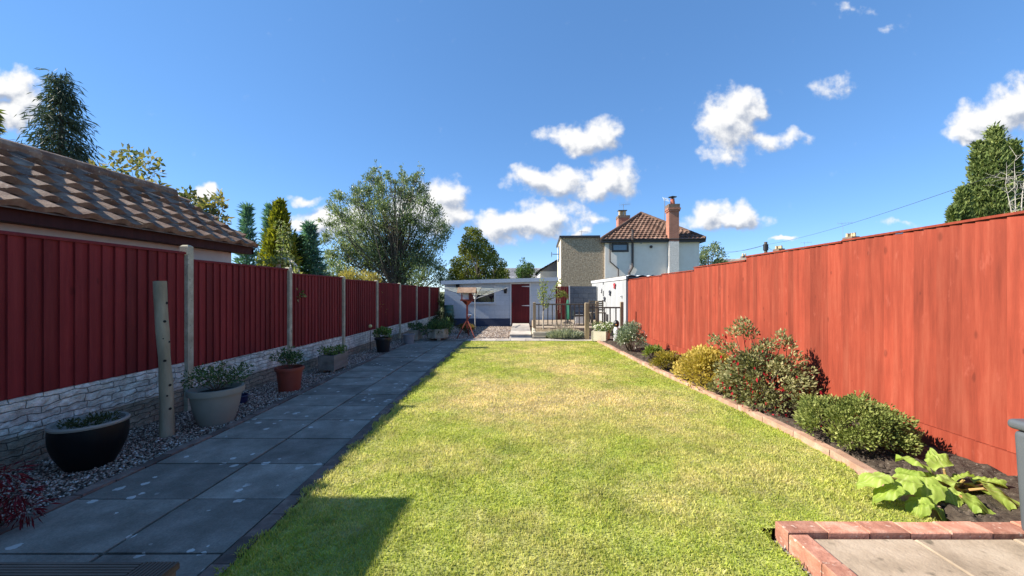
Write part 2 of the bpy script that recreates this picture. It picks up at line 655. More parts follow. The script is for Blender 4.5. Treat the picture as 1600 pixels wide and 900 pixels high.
b = MB()
y = .35
rows = []
while y < LAWN_END:
    rows.append((y, y + .514)); y += .53
for k, (y0, y1) in enumerate(rows):
    for (fa, fb) in ((path_left, path_mid), (path_mid, path_right)):
        b.cur = random.random()
        g = .011
        dz = random.uniform(-.004, .004)
        tx = random.uniform(-.003, .003)
        b.hexa([(fa(y0) + g, y0, gz(y0) - .05), (fb(y0) - g, y0, gz(y0) - .05), (fb(y1) - g, y1, gz(y1) - .05), (fa(y1) + g, y1, gz(y1) - .05),
                (fa(y0) + g, y0, gz(y0) + dz), (fb(y0) - g, y0, gz(y0) + dz + tx), (fb(y1) - g, y1, gz(y1) + dz + tx), (fa(y1) + g, y1, gz(y1) + dz)])
y0p, y1p = rows[-1][1] + .005, 11.9
for x0, x1 in zip(np.linspace(-3.25, 2.3, 10)[:-1], np.linspace(-3.25, 2.3, 10)[1:]):
    if x0 > -1.8: break
    b.cur = random.random()
    b.box(x0 + .005, x1 - .005, y0p, y1p, gz(y1p) - .06, gz(y1p) + .012)
tag(b.build('path', m_slab), kind='structure')

m_mortar = surf('path_bedding', [(.3, (.025, .026, .025)), (.7, (.06, .06, .055))], 20, .95, .4)
b = MB()
for y0, y1 in zip([.3, 3, 6, 9], [3, 6, 9, 11.95]):
    b.face([(path_left(y0) - .1, y0, gz(y0) - .022), (path_right(y0) + .11, y0, gz(y0) - .022), (path_right(y1) + .11, y1, gz(y1) - .022), (path_left(y1) - .1, y1, gz(y1) - .022)])
tag(b.build('path_bedding', m_mortar), kind='structure')

m_dbrick = surf('dark_border_brick', [(.3, (0.094, 0.075, 0.062)), (.5, (0.150, 0.106, 0.085)), (.72, (0.213, 0.175, 0.135))], 12, .85, .4, 60, tint=.35)
b = MB()
y = .35
while y < 11.3:
    for fe, w in ((path_right, .10), (path_left, -.085)):
        b.cur = random.random()
        x0, x1 = fe(y), fe(y + .21)
        s0, s1 = (x0 + .004, x0 + w) if w > 0 else (x0 + w, x0 - .004)
        e0, e1 = (x1 + .004, x1 + w) if w > 0 else (x1 + w, x1 - .004)
        h = .004 + random.uniform(-.004, .006)
        b.hexa([(s0, y, gz(y) - .06), (s1, y, gz(y) - .06), (e1, y + .205, gz(y) - .06), (e0, y + .205, gz(y) - .06),
                (s0, y, gz(y) + h), (s1, y, gz(y) + h), (e1, y + .205, gz(y) + h), (e0, y + .205, gz(y) + h)])
    y += .215
tag(b.build('path_kerb', m_dbrick), kind='structure')


# lawn: soil sheet and blades share one colouring, green with straw coloured dry patches
def lawn_colour(nt, per_blade):
    v = coord(nt)
    n1 = noise(nt, v, .85, 5, .62)
    n2 = noise(nt, v, 6.0, 4, .6)
    patch = math_(nt, 'MULTIPLY_ADD', n2, .34, math_(nt, 'MULTIPLY', n1, .85))
    sp = nt.nodes.new('ShaderNodeSeparateXYZ'); nt.links.new(v, sp.inputs[0])

    def dry(cx, cy, rx, ry, a):
        dx = math_(nt, 'DIVIDE', math_(nt, 'SUBTRACT', sp.outputs[0], cx), rx)
        dy = math_(nt, 'DIVIDE', math_(nt, 'SUBTRACT', sp.outputs[1], cy), ry)
        d = math_(nt, 'SQRT', math_(nt, 'ADD', math_(nt, 'MULTIPLY', dx, dx), math_(nt, 'MULTIPLY', dy, dy)))
        return math_(nt, 'MULTIPLY', math_(nt, 'MAXIMUM', math_(nt, 'SUBTRACT', 1.0, d), 0.0), a)
    tot = None
    for args in ((.5, 4.8, 2.1, 1.5, .40), (-.6, 5.8, 1.1, 1.3, .22), (.9, 7.2, 1.5, 1.6, .28), (2.0, 3.0, .9, .6, .10), (.2, 9.6, 2.6, 1.8, .18), (-.5, 3.1, .7, .5, .08), (.9, 2.5, .7, .5, .1)):
        e = dry(*args)
        tot = e if tot is None else math_(nt, 'ADD', tot, e)
    patch = math_(nt, 'ADD', patch, tot)
    k = ramp(nt, patch, [(.545, 0), (.90, 1)])
    if per_blade:
        t = attr(nt)
        green = ramp(nt, t, [(0, (.27, .35, .045)), (.4, (.42, .48, .075)), (.8, (.55, .55, .13)), (1, (.66, .59, .25))])
        straw = ramp(nt, t, [(0, (.52, .49, .11)), (.35, (.72, .60, .25)), (1, (.82, .70, .42))])
    else:
        green = ramp(nt, n2, [(.3, (.20, .24, .04)), (.7, (.34, .36, .08))])
        straw = ramp(nt, n2, [(.3, (.24, .19, .08)), (.7, (.40, .32, .16))])
    tone = ramp(nt, noise(nt, v, 2.6, 5, .65), [(.30, .82), (.5, 1.08), (.72, 1.25)])
    fine = ramp(nt, noise(nt, v, 17, 3, .6), [(.30, .80), (.7, 1.15)])
    return mix(nt, 1.0, mix(nt, 1.0, mix(nt, k, green, straw), tone, 'MULTIPLY'), fine, 'MULTIPLY')


m_lawn, nt, p, o = _mat('lawn_soil')
nt.links.new(lawn_colour(nt, False), p.inputs['Base Color'])
p.inputs['Roughness'].default_value = .95
bump(nt, p, noise(nt, coord(nt), 60, 5), .8, .02)
m_blade, nt, p, o = _mat('grass_blade')
col = lawn_colour(nt, True)
nt.links.new(col, p.inputs['Base Color'])
p.inputs['Roughness'].default_value = .55
p.inputs['Specular IOR Level'].default_value = .25
tr = nt.nodes.new('ShaderNodeBsdfTranslucent'); nt.links.new(col, tr.inputs[0])
ms = nt.nodes.new('ShaderNodeMixShader'); ms.inputs[0].default_value = .5
nt.links.new(p.outputs[0], ms.inputs[1]); nt.links.new(tr.outputs[0], ms.inputs[2]); nt.links.new(ms.outputs[0], o.inputs[0])

PAT_X, PAT_Y = 1.41, 2.10


def lawn_right(y):
    return PAT_X - .06 if y < PAT_Y + .05 else lawn_edge(y) - .01


b = MB()
ys = list(np.linspace(.3, LAWN_END, 40)) + [PAT_Y + .049, PAT_Y + .051]
ys.sort()
for y0, y1 in zip(ys[:-1], ys[1:]):
    yr = (y0 + y1) / 2
    r0 = lawn_right(y0) if (y0 < PAT_Y + .05) == (yr < PAT_Y + .05) else lawn_right(yr)
    b.face([(lawn_left(y0), y0, gz(y0)), (r0, y0, gz(y0)), (lawn_right(yr), y1, gz(y1)), (lawn_left(y1), y1, gz(y1))])
tag(b.build('lawn', m_lawn), kind='structure')


def grass_blades():
    Ps = []
    for (y0, y1, dens) in ((1.2, 2.4, 15000), (2.4, 4.2, 11500), (4.2, 7, 6200), (7, 11.35, 3600)):
        n = int(4.3 * (y1 - y0) * dens)
        x = rng.uniform(-1.85, 2.7, n); y = rng.uniform(y0, y1, n)
        Ps.append(np.stack([x, y, np.full(n, dens)], 1))
    P = np.concatenate(Ps)
    ll = np.interp(P[:, 1], [1, 2.9, 4.46, 7, 11.4], [-1.50, -1.545, -1.62, -1.68, -1.76]) + .105
    lr = np.interp(P[:, 1], [1.9, 2.26, 2.85, 3.34, 4.69, 6.63, 10.3, 11.4], [2.42, 2.45, 2.53, 2.57, 2.52, 2.38, 2.27, 2.2]) - .01
    lr = np.where(P[:, 1] < PAT_Y + .06, PAT_X - .02, lr)
    wob = .025 * np.sin(P[:, 1] * 9.1) + .02 * np.sin(P[:, 1] * 23.7 + 1) + .015 * np.sin(P[:, 1] * 51)
    keep = (P[:, 0] > ll - .015 + wob) & (P[:, 0] < lr - .01 + .6 * wob) & (P[:, 1] < LAWN_END - .03)
    P = P[keep]
    n = len(P)
    dens = P[:, 2]
    edge = np.minimum(P[:, 0] - np.interp(P[:, 1], [1, 2.9, 4.46, 7, 11.4], [-1.50, -1.545, -1.62, -1.68, -1.76]) - .105, 1)
    edge = np.where(edge < .07, 1.45, 1.0)
    # tufts: height follows a coarse random field
    fx = np.sin(P[:, 0] * 7.3 + 2 * np.sin(P[:, 1] * 3.1)) * np.sin(P[:, 1] * 6.7 + 1.7 * np.sin(P[:, 0] * 4.3))
    h = (rng.uniform(.010, .027, n) * (1 + .28 * fx)) * edge * np.clip(1.0 + (6000 - dens) / 40000, .8, 1.3)
    w = rng.uniform(.0026, .0046, n) * np.sqrt(11000 / dens)
    az = rng.uniform(0, 2 * np.pi, n)
    lean = rng.uniform(.1, 1.0, n) * h
    la = rng.uniform(0, 2 * np.pi, n)
    z = -0.017 * (P[:, 1] - 4)
    base = np.stack([P[:, 0], P[:, 1], z - .002], 1)
    side = np.stack([np.cos(az), np.sin(az), np.zeros(n)], 1) * w[:, None]
    tip = base + np.stack([np.cos(la) * lean, np.sin(la) * lean, h], 1)
    midp = base * .5 + tip * .5 + np.stack([-np.cos(la) * lean * .15, -np.sin(la) * lean * .15, h * .12], 1)
    V = np.stack([base - side, base + side, midp + side * .7, tip, midp - side * .7], 1).reshape(-1, 3)
    i = np.arange(n)[:, None] * 5
    T = np.concatenate([i + np.array([[0, 1, 2]]), i + np.array([[0, 2, 4]]), i + np.array([[4, 2, 3]])], 1).reshape(-1, 3)
    t = np.repeat(np.clip(rng.beta(2.0, 2.4, n) + .12 * fx, 0, 1), 5)
    g = trimesh('grass', V, T, t, m_blade)
    tag(g, 'short mown lawn grass, yellow green with dry straw patches', 'grass', kind='stuff')


grass_blades()

# gravel
m_pebble, nt, p, o = _mat('pebble')
t = attr(nt)
c = ramp(nt, t, [(0, (.06, .042, .032)), (.25, (.17, .11, .08)), (.5, (.31, .225, .165)), (.75, (.45, .36, .275)), (.93, (.58, .50, .42)), (1, (.75, .72, .66))])
nt.links.new(c, p.inputs['Base Color']); p.inputs['Roughness'].default_value = .7
m_gbase = surf('gravel_bed', [(.3, (.05, .04, .034)), (.5, (.12, .095, .08)), (.7, (.2, .17, .145))], 45, .9, .8, 60, bdist=.03)
b = MB()
for y0, y1 in zip([.3, 3, 6, 9, 11.9], [3, 6, 9, 11.9, 17.3]):
    if y0 < 11.8:
        b.face([(-3.98, y0, gz(y0) - .03), (path_left(y0) - .07, y0, gz(y0) - .03), (path_left(y1) - .07, y1, gz(y1) - .03), (-3.98, y1, gz(y1) - .03)])
    else:
        b.face([(-3.98, y0, gz(y0) - .02), (3.3, y0, gz(y0) - .02), (3.3, y1, gz(y1) - .02), (-3.98, y1, gz(y1) - .02)])
tag(b.build('gravel_ground', m_gbase), kind='structure')


def pebbles():
    Q = []
    for (x0, x1, y0, y1, dens, sz) in ((-3.95, -2.85, 1.4, 4.5, 5200, .0105), (-3.95, -2.9, 4.5, 7.5, 3600, .0125), (-3.95, -3.0, 7.5, 12, 2200, .016), (-3.9, .42, 11.9, 17.2, 1100, .02)):
        n = int((x1 - x0) * (y1 - y0) * dens)
        x = rng.uniform(x0, x1, n); y = rng.uniform(y0, y1, n)
        s = sz * rng.uniform(.65, 1.5, n)
        if y0 < 11.8:
            lim = np.interp(y, [1, 2.4, 3.75, 5, 6.24, 9.7, 11.6], [-2.86, -2.9, -2.92, -3.0, -3.08, -3.25, -3.3]) - .09
            k = x < lim
        else:
            k = ~((x > -.42) & (x < .36))
        Q.append(np.stack([x, y, s], 1)[k])
    Q = np.concatenate(Q)
    n = len(Q)
    base = np.array([[1, 0, 0], [0, 1, 0], [-1, 0, 0], [0, -1, 0], [0, 0, 1], [0, 0, -1]], float)
    scl = rng.uniform(.6, 1.25, (n, 6, 1))
    az = rng.uniform(0, 2 * np.pi, n)
    c, s = np.cos(az)[:, None], np.sin(az)[:, None]
    bx = base[None] * scl
    x = bx[..., 0] * c - bx[..., 1] * s * .7
    y = bx[..., 0] * s + bx[..., 1] * c * .7
    V = np.stack([x, y, bx[..., 2] * .62], 2) * Q[:, 2][:, None, None]
    z = -0.017 * (Q[:, 1] - 4) - np.where(Q[:, 1] < 11.9, .022, .012) + rng.uniform(0, .014, n)
    V += np.stack([Q[:, 0], Q[:, 1], z], 1)[:, None, :]
    f = np.array([[0, 1, 4], [1, 2, 4], [2, 3, 4], [3, 0, 4], [1, 0, 5], [2, 1, 5], [3, 2, 5], [0, 3, 5]])
    T = (np.arange(n)[:, None, None] * 6 + f[None]).reshape(-1, 3)
    g = trimesh('gravel', V.reshape(-1, 3), T, np.repeat(rng.random(n), 6), m_pebble, smooth=True)
    tag(g, 'pinkish grey pebble gravel along the fence and before the shed', 'gravel', kind='stuff')


pebbles()

# planting bed along the sunny fence
m_soil = surf('bed_soil', [(.3, (.030, .022, .016)), (.5, (.065, .048, .034)), (.75, (.12, .095, .07))], 22, .95, .9, 45, bdist=.03, speck=((.30, .26, .21), 60, .66, .72))
b = MB()
NY, NX = 150, 18
idx = []
for i in range(NY + 1):
    y = 2.1 + (11.4 - 2.1) * i / NY
    row = []
    for j in range(NX + 1):
        u = j / NX
        x = lawn_edge(y) + .08 + u * (FENCE_R - lawn_edge(y) - .08)
        h = .02 + .035 * random.random() + .03 * math.sin(math.pi * u)
        row.append(b.vert((x, y, gz(y) + (h if 0 < j < NX else 0))))
    idx.append(row)
for i in range(NY):
    for j in range(NX):
        b.f.append((idx[i][j], idx[i][j + 1], idx[i + 1][j + 1], idx[i + 1][j]))
tag(b.build('flower_bed', m_soil), kind='structure')

m_kerb = surf('pink_edging_block', [(.3, (0.285, 0.162, 0.109)), (.55, (0.399, 0.247, 0.171)), (.75, (0.494, 0.351, 0.266))], 9, .85, .4, 50, tint=.18)
b = MB()
y = 2.28
while y < 11.3:
    b.cur = random.random()
    ln = .43 if y < 8 else .6
    x0, x1 = lawn_edge(y), lawn_edge(y + ln)
    h = .045 + random.uniform(-.006, .006)
    b.hexa([(x0, y, gz(y) - .08), (x0 + .085, y, gz(y) - .08), (x1 + .085, y + ln - .008, gz(y) - .08), (x1, y + ln - .008, gz(y) - .08),
            (x0 + .004, y, gz(y) + h), (x0 + .08, y, gz(y) + h), (x1 + .08, y + ln - .008, gz(y) + h), (x1 + .004, y + ln - .008, gz(y) + h)])
    y += ln
tag(b.build('lawn_kerb', m_kerb), kind='structure')

# pale slabs across the end of the lawn, stepping slabs to the shed door
m_pale = surf('pale_slab', [(.3, (.30, .26, .215)), (.5, (.41, .365, .31)), (.75, (.50, .46, .40))], 5, .85, .35, 50, tint=.15)
b = MB()
x = -1.68
while x < 2.25:
    b.cur = random.random()
    b.box(x, x + .44, 11.38, 11.88, gz(11.9) - .08, gz(11.6) + .018)
    x += .45
z = gz(12)
for k, (y0, y1) in enumerate(((11.95, 12.6), (12.75, 14.0), (14.02, 15.4), (15.42, 17.05))):
    b.cur = random.random()
    zz = [z + .01, z + .055, z + .06, z + .065][k]
    b.box(-.40, .33, y0, y1, gz(y1) - .08, zz)
tag(b.build('garden_slabs', m_pale), kind='structure')

# patio in the near corner: brick edge and buff slabs
m_patio = surf('buff_patio_slab', [(.25, (.19, .145, .098)), (.5, (.335, .262, .185)), (.75, (.47, .385, .285))], 4, .85, .5, 45, tint=.12, detail=9, speck=((.16, .13, .09), 14, .60, .74))
b = MB()
ZP = -1.30 + CAMZ
xs = [1.515, 2.06, 2.58, 3.10, 3.55]
for j in range(4):
    for (y0, y1) in ((.4, 1.15), (1.158, 1.985)):
        b.cur = random.random()
        b.box(xs[j] + .005, xs[j + 1] - .005, y0, y1, ZP - .12, ZP + random.uniform(-.004, .004), chamfer=.006)
tag(b.build('patio', m_patio), kind='structure')
m_bedd = surf('patio_bedding', [(.3, (.04, .032, .025)), (.7, (.07, .06, .045))], 20, .95, .4)
b = MB(); b.box(1.43, 3.56, .4, 2.08, ZP - .2, ZP - .03)
tag(b.build('patio_bedding', m_bedd), kind='structure')
m_brick = surf('worn_red_brick', [(.25, (0.260, 0.111, 0.072)), (.5, (0.429, 0.195, 0.130)), (.75, (0.585, 0.325, 0.234))], 13, .85, .5, 70, tint=.28, speck=((0.650, 0.520, 0.416), 30, .62, .74))
b = MB()
x = 1.41
zb = ZP + .022
while x < 3.5:
    b.cur = random.random()
    b.box(x, x + .212, 2.0, 2.10, zb - .1, zb + random.uniform(-.004, .004), rot=random.uniform(-.012, .012), chamfer=.005)
    x += .218
y = 1.99
while y > .5:
    b.cur = random.random()
    b.box(1.41, 1.51, y - .212, y, zb - .1, zb + random.uniform(-.004, .004), rot=random.uniform(-.02, .02), chamfer=.005)
    y -= .218
tag(b.build('patio_kerb', m_brick), kind='structure')
m_conc = surf('rough_concrete', [(.3, (.26, .23, .18)), (.7, (.46, .42, .34))], 9, .9, .6, 40, bdist=.02)
b = MB(); b.box(1.395, 1.5, .5, 2.09, zb - .22, zb - .101)
for k in range(4):
    y = .8 + k * .35
tag(b.build('patio_footing', m_conc), kind='structure')

# timber decking platform in the near corner
m_deck = surf('weathered_deck_board', [(.3, (.085, .06, .042)), (.55, (.15, .11, .08)), (.8, (.24, .19, .15))], 8, .7, .4, 40, stretch=(.15, 1, 1), tint=.25)
m_deckx = surf('weathered_deck_end_board', [(.3, (.085, .06, .042)), (.55, (.15, .11, .08)), (.8, (.24, .19, .15))], 8, .7, .4, 40, stretch=(1, .15, 1), tint=.25)
ZD = CAMZ - 1.135
dk = thing('deck_platform', (-2.6, 1.0, gz(1)), 'low dark timber decking platform with grooved boards beside the path', 'decking')


def grooved(x0, x1, y0, y1, along, m):
    q = MB()
    q.cur = random.random()
    n = 9
    q.box(x0, x1, y0, y1, ZD - .028, ZD - .006)
    w = (y1 - y0) if along == 'x' else (x1 - x0)
    for k in range(n):
        a, c = w * (k + .12) / n, w * (k + .80) / n
        if along == 'x':
            q.box(x0, x1, y0 + a, y0 + c, ZD - .006, ZD)
        else:
            q.box(x0 + a, x0 + c, y0, y1, ZD - .006, ZD)
    q.build('deck_board', m, dk)


for k in range(4):
    y1 = 1.585 - k * .145
    grooved(-4.4, -1.585, y1 - .14, y1, 'x', m_deck)
grooved(-1.58, -1.435, .9, 1.585, 'y', m_deckx)
q = MB(); q.box(-4.4, -1.442, .9, 1.575, gz(1.5) - .05, ZD - .030); q.build('frame', m_deck, dk)

# ------------------------------------------------------------------ fences
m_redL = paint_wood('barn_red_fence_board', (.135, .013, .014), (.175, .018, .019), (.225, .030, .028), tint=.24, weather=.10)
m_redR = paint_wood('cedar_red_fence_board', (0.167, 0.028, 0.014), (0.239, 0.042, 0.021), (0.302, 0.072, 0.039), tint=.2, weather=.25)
m_post = surf('concrete_post', [(.3, (0.306, 0.278, 0.198)), (.55, (0.432, 0.396, 0.288)), (.75, (0.576, 0.540, 0.413))], 8, .9, .5, 70, speck=((0.216, 0.216, 0.165), 35, .60, .72))


def rockface(name, pale, dark, mortar):
    """cast gravel board with a walling-stone face"""
    m, nt, p, o = _mat(name)
    v = coord(nt)
    sp = nt.nodes.new('ShaderNodeSeparateXYZ'); nt.links.new(v, sp.inputs[0])
    wn = nt.nodes.new('ShaderNodeTexNoise'); wn.inputs['Scale'].default_value = 8; wn.inputs['Detail'].default_value = 6; nt.links.new(v, wn.inputs['Vector'])
    wob = math_(nt, 'MULTIPLY_ADD', wn.outputs['Fac'], .075, sp.outputs[2])
    cb = nt.nodes.new('ShaderNodeCombineXYZ'); nt.links.new(math_(nt, 'MULTIPLY_ADD', wn.outputs['Fac'], .08, sp.outputs[1]), cb.inputs[0]); nt.links.new(wob, cb.inputs[1])
    br = nt.nodes.new('ShaderNodeTexBrick'); nt.links.new(cb.outputs[0], br.inputs['Vector'])
    br.inputs['Scale'].default_value = 1; br.inputs['Brick Width'].default_value = .21; br.inputs['Row Height'].default_value = .058
    br.inputs['Mortar Size'].default_value = .005; br.inputs['Mortar Smooth'].default_value = 1
    br.inputs['Color1'].default_value = (.8, .8, .8, 1); br.inputs['Color2'].default_value = (1, 1, 1, 1); br.inputs['Mortar'].default_value = (.5, .5, .5, 1)
    br.squash = 1.4; br.squash_frequency = 3
    n = noise(nt, v, 9, 8, .7)
    c = ramp(nt, n, [(.34, dark), (.50, tuple((a + e) / 2 for a, e in zip(dark, pale))), (.60, pale)])
    c = mix(nt, 1, c, br.outputs['Color'], 'MULTIPLY')
    c = mix(nt, math_(nt, 'MULTIPLY', br.outputs['Fac'], .35), c, mortar)
    nt.links.new(c, p.inputs['Base Color']); p.inputs['Roughness'].default_value = .9
    h = math_(nt, 'MULTIPLY_ADD', br.outputs['Fac'], -.8, noise(nt, v, 16, 7, .7, (1, 1, 1.6)))
    bump(nt, p, h, .9, .03)
    return m


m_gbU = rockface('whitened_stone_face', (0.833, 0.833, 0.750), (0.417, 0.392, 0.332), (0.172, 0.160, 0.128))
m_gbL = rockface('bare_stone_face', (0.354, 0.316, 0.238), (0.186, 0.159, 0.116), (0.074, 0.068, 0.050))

PITCH = 1.92
posts = [4.42 + PITCH * k for k in range(-2, 8)]
tops = [.50, .457, .38, .31, .27, .24, .21, .19, .185]
fl = thing('board_fence', (FENCE_L, 9, gz(9)), 'long barn red board fence with concrete posts, in shade beside the slab path', 'fence')
for k in range(len(posts) - 1):
    ya, yb = posts[k] + .04, posts[k + 1] - .04
    zt = CAMZ + tops[k]
    zb_ = zt - 1.28
    q = MB()
    n = 17
    for j in range(n):
        q.cur = random.random()
        y0 = ya + (yb - ya) * j / n
        y1 = ya + (yb - ya) * (j + 1) / n + .012
        dx = random.uniform(-.0015, .0015)
        x = FENCE_L
        # feather-edged: thick at one side, thin at the other
        q.hexa([(x - .012, y0, zb_), (x + .022 + dx, y0, zb_), (x + .004 + dx, y1, zb_), (x - .012, y1, zb_),
                (x - .012, y0, zt - .03), (x + .022 + dx, y0, zt - .03), (x + .004 + dx, y1, zt - .03), (x - .012, y1, zt - .03)])
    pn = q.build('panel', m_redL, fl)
    q = MB(); q.cur = .35
    q.box(FENCE_L - .03, FENCE_L + .03, ya, yb, zt - .029, zt, chamfer=.008)
    q.build('capping', m_redL, pn)
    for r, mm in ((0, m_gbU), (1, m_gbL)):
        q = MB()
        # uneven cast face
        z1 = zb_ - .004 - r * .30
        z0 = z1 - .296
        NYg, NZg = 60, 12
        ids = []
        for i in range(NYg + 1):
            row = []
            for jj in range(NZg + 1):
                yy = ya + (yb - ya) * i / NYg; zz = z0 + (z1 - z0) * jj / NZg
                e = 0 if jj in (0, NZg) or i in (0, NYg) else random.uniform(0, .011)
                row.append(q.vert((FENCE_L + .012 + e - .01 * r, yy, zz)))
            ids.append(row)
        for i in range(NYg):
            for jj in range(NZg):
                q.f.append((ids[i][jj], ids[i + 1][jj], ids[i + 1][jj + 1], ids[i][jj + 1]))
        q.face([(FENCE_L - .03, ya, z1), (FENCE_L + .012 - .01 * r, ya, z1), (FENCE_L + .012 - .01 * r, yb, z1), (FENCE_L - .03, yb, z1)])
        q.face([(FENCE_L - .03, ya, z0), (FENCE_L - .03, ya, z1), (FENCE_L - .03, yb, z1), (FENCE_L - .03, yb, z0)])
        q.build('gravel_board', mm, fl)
for k, y in enumerate(posts):
    zt = CAMZ + (tops[k - 1] if k > 0 else .5) + (.082 if k == 2 else .02)
    if k > 0: zt = max(zt, CAMZ + tops[min(k, 8)] + .015)
    q = MB()
    q.box(FENCE_L - .05, FENCE_L + .047, y - .038, y + .038, gz(y) - .3, zt, chamfer=.018)
    q.build('concrete_post', m_post, fl)

fr = thing('close_board_fence', (FENCE_R, 7.5, gz(7.5)), 'sunlit orange red close boarded fence behind the shrub border', 'fence')
bays = [(.6, 2.38, .55), (2.38, 4.18, .545), (4.18, 5.98, .535), (5.98, 7.78, .475), (7.78, 9.58, .415), (9.58, 11.38, .385), (11.38, 12.62, .37)]
for (ya, yb, zt) in bays:
    zt += CAMZ
    zgb = gz((ya + yb) / 2) + .20
    q = MB()
    y = ya
    while y < yb - .02:
        w = min(random.uniform(.085, .105), yb - y)
        q.cur = random.random()
        dx = random.uniform(-.002, .002)
        x = FENCE_R
        hh = random.uniform(-.003, .003)
        we = w - random.uniform(.004, .008)
        q.hexa([(x + .000 + dx, y, zgb), (x + .02, y, zgb), (x + .02, y + we, zgb), (x - .010 + dx, y + we, zgb),
                (x + .000 + dx, y, zt + hh), (x + .02, y, zt + hh), (x + .02, y + we, zt + hh), (x - .010 + dx, y + we, zt + hh)])
        y += w
    q.cur = .1
    q.box(FENCE_R + .021, FENCE_R + .035, ya + .002, yb - .002, zgb, zt - .01)
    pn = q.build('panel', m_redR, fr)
    q = MB(); q.cur = .2
    q.box(FENCE_R - .022, FENCE_R + .03, ya + .002, yb - .002, zt + .005, zt + .024)
    q.build('capping', m_redR, pn)
    q = MB(); q.cur = .6
    q.box(FENCE_R - .026, FENCE_R + .01, ya + .002, yb - .002, gz(yb) - .1, zgb - .003)
    q.build('gravel_board', m_redR, fr)

# ------------------------------------------------------------------ things along the shaded fence
m_log = surf('grey_weathered_log', [(.25, (0.167, 0.146, 0.094)), (.5, (0.293, 0.254, 0.169)), (.75, (0.430, 0.391, 0.277))], 9, .9, .5, 30, stretch=(0.850, 0.850, 0.215))
m_black = plain('black_hole', (.01, .009, .008), .9)
bx, by = -3.40, 3.62
pole = thing('log_post', (bx, by, gz(by)), 'grey weathered round log with drilled holes standing upright in gravel', 'log post')
q = MB()
axis = lambda t: Vector((bx - .075 * t + .012 * math.sin(5 * t), by + .02 * t, gz(by) - .1 + 1.57 * t))
q.tube([axis(t) for t in np.linspace(0, 1, 14)], [.053 + .003 * math.sin(9 * t) + .0025 * math.sin(21 * t) - .006 * t for t in np.linspace(0, 1, 14)], 20)
q.build('log', m_log, pole, smooth=True)
for (px, py, s) in ((252, 474, 1), (250, 503, .9), (258, 536, .75), (249, 530, .4), (252, 565, .9), (259, 604, .9), (256, 620, .6), (260, 641, .9)):
    z = CAMZ + (VY - py) * 3.56 / F0
    t = (z - gz(by) + .1) / 1.57
    a = axis(t)
    ang = -math.pi / 2 + math.asin(max(-.9, min(.9, (((px - VX) * 3.56 / F0) - a.x - .03) / .053)))
    ang += .70
    d = Vector((math.cos(ang), math.sin(ang), 0))
    rr = .053 + .003 * math.sin(9 * t) + .0025 * math.sin(21 * t) - .006 * t
    q = MB()
    q.tube([a + d * (rr - .012), a + d * (rr + .0015)], [.014 * s, .014 * s], 12)
    q.build('hole', m_black, pole)

m_glaze = surf('black_glaze', [(.3, (.003, .0035, .004)), (.7, (.009, .010, .011))], 3, .4, .05, 30, spec=.18)
m_rim = plain('buff_pot_rim', (0.247, 0.234, 0.195), .7)
m_greypot = plain('grey_plastic_pot', (0.240, 0.233, 0.186), .6, vary=.08)
m_terra = plain('terracotta_plastic', (.22, .040, .022), .55, vary=.1)
m_compost = surf('dark_compost', [(.3, (.015, .012, .01)), (.7, (.05, .04, .03))], 30, .95, .8, 50, bdist=.02)
m_lf_dark = leafmat('dark_evergreen_leaf', [(0.030, 0.068, 0.030), (0.075, 0.135, 0.053), (0.150, 0.225, 0.083)])
m_lf_mid = leafmat('mid_green_leaf', [(0.053, 0.112, 0.030), (0.112, 0.195, 0.053), (0.210, 0.300, 0.090)])
m_twig = surf('twig_bark', [(.3, (.06, .045, .03)), (.7, (.13, .10, .07))], 20, .9, .3)


def pot(name, x, y, r, h, rb, m, label, cat='plant pot', bulge=0.0, lip=.03, rimm=None, fill=.05, group=None, squash=1.0):
    z = gz(y) - .015
    root = thing(name, (x, y, z), label, cat, group)
    q = MB()
    prof = []
    nseg = 14
    lh = lip * 1.4
    for i in range(nseg + 1):
        t = i / nseg
        prof.append((rb + (r - lip * .6 - rb) * t + bulge * math.sin(math.pi * t * .92), (h - lh) * t))
    if rimm is None:
        prof += [(r, h - lh + .004), (r + .003, h - lh * .4), (r, h), (r - lip * .55, h + .002), (r - lip * .8, h - .02), (r - lip * 1.0, h - fill - .03)]
    else:
        prof += [(prof[-1][0] - lip, h - lh), (prof[-1][0] - lip, h - .05)]
    q.lathe(prof, (x, y, z), 40, sx=1, sy=squash)
    q.build('body', m, root, smooth=True)
    if rimm is not None:
        q = MB()
        R0 = r
        q.lathe([(R0 - lip * .9, h - lh - .001), (R0, h - lh * .9), (R0 + .004, h - .012), (R0 - .004, h), (R0 - lip * 1.1, h - .004), (R0 - lip * 1.3, h - .03), (R0 - lip * 1.5, h * .5)], (x, y, z), 40)
        q.build('rim', rimm, root, smooth=True)
    q = MB()
    rs = r - lip * 1.2
    q.lathe([(rs, h - fill - .002), (rs * .6, h - fill + .01), (0.0, h - fill + .015)], (x, y, z), 24)
    q.build('compost', m_compost, root)
    return root, Vector((x, y, z + h - fill))


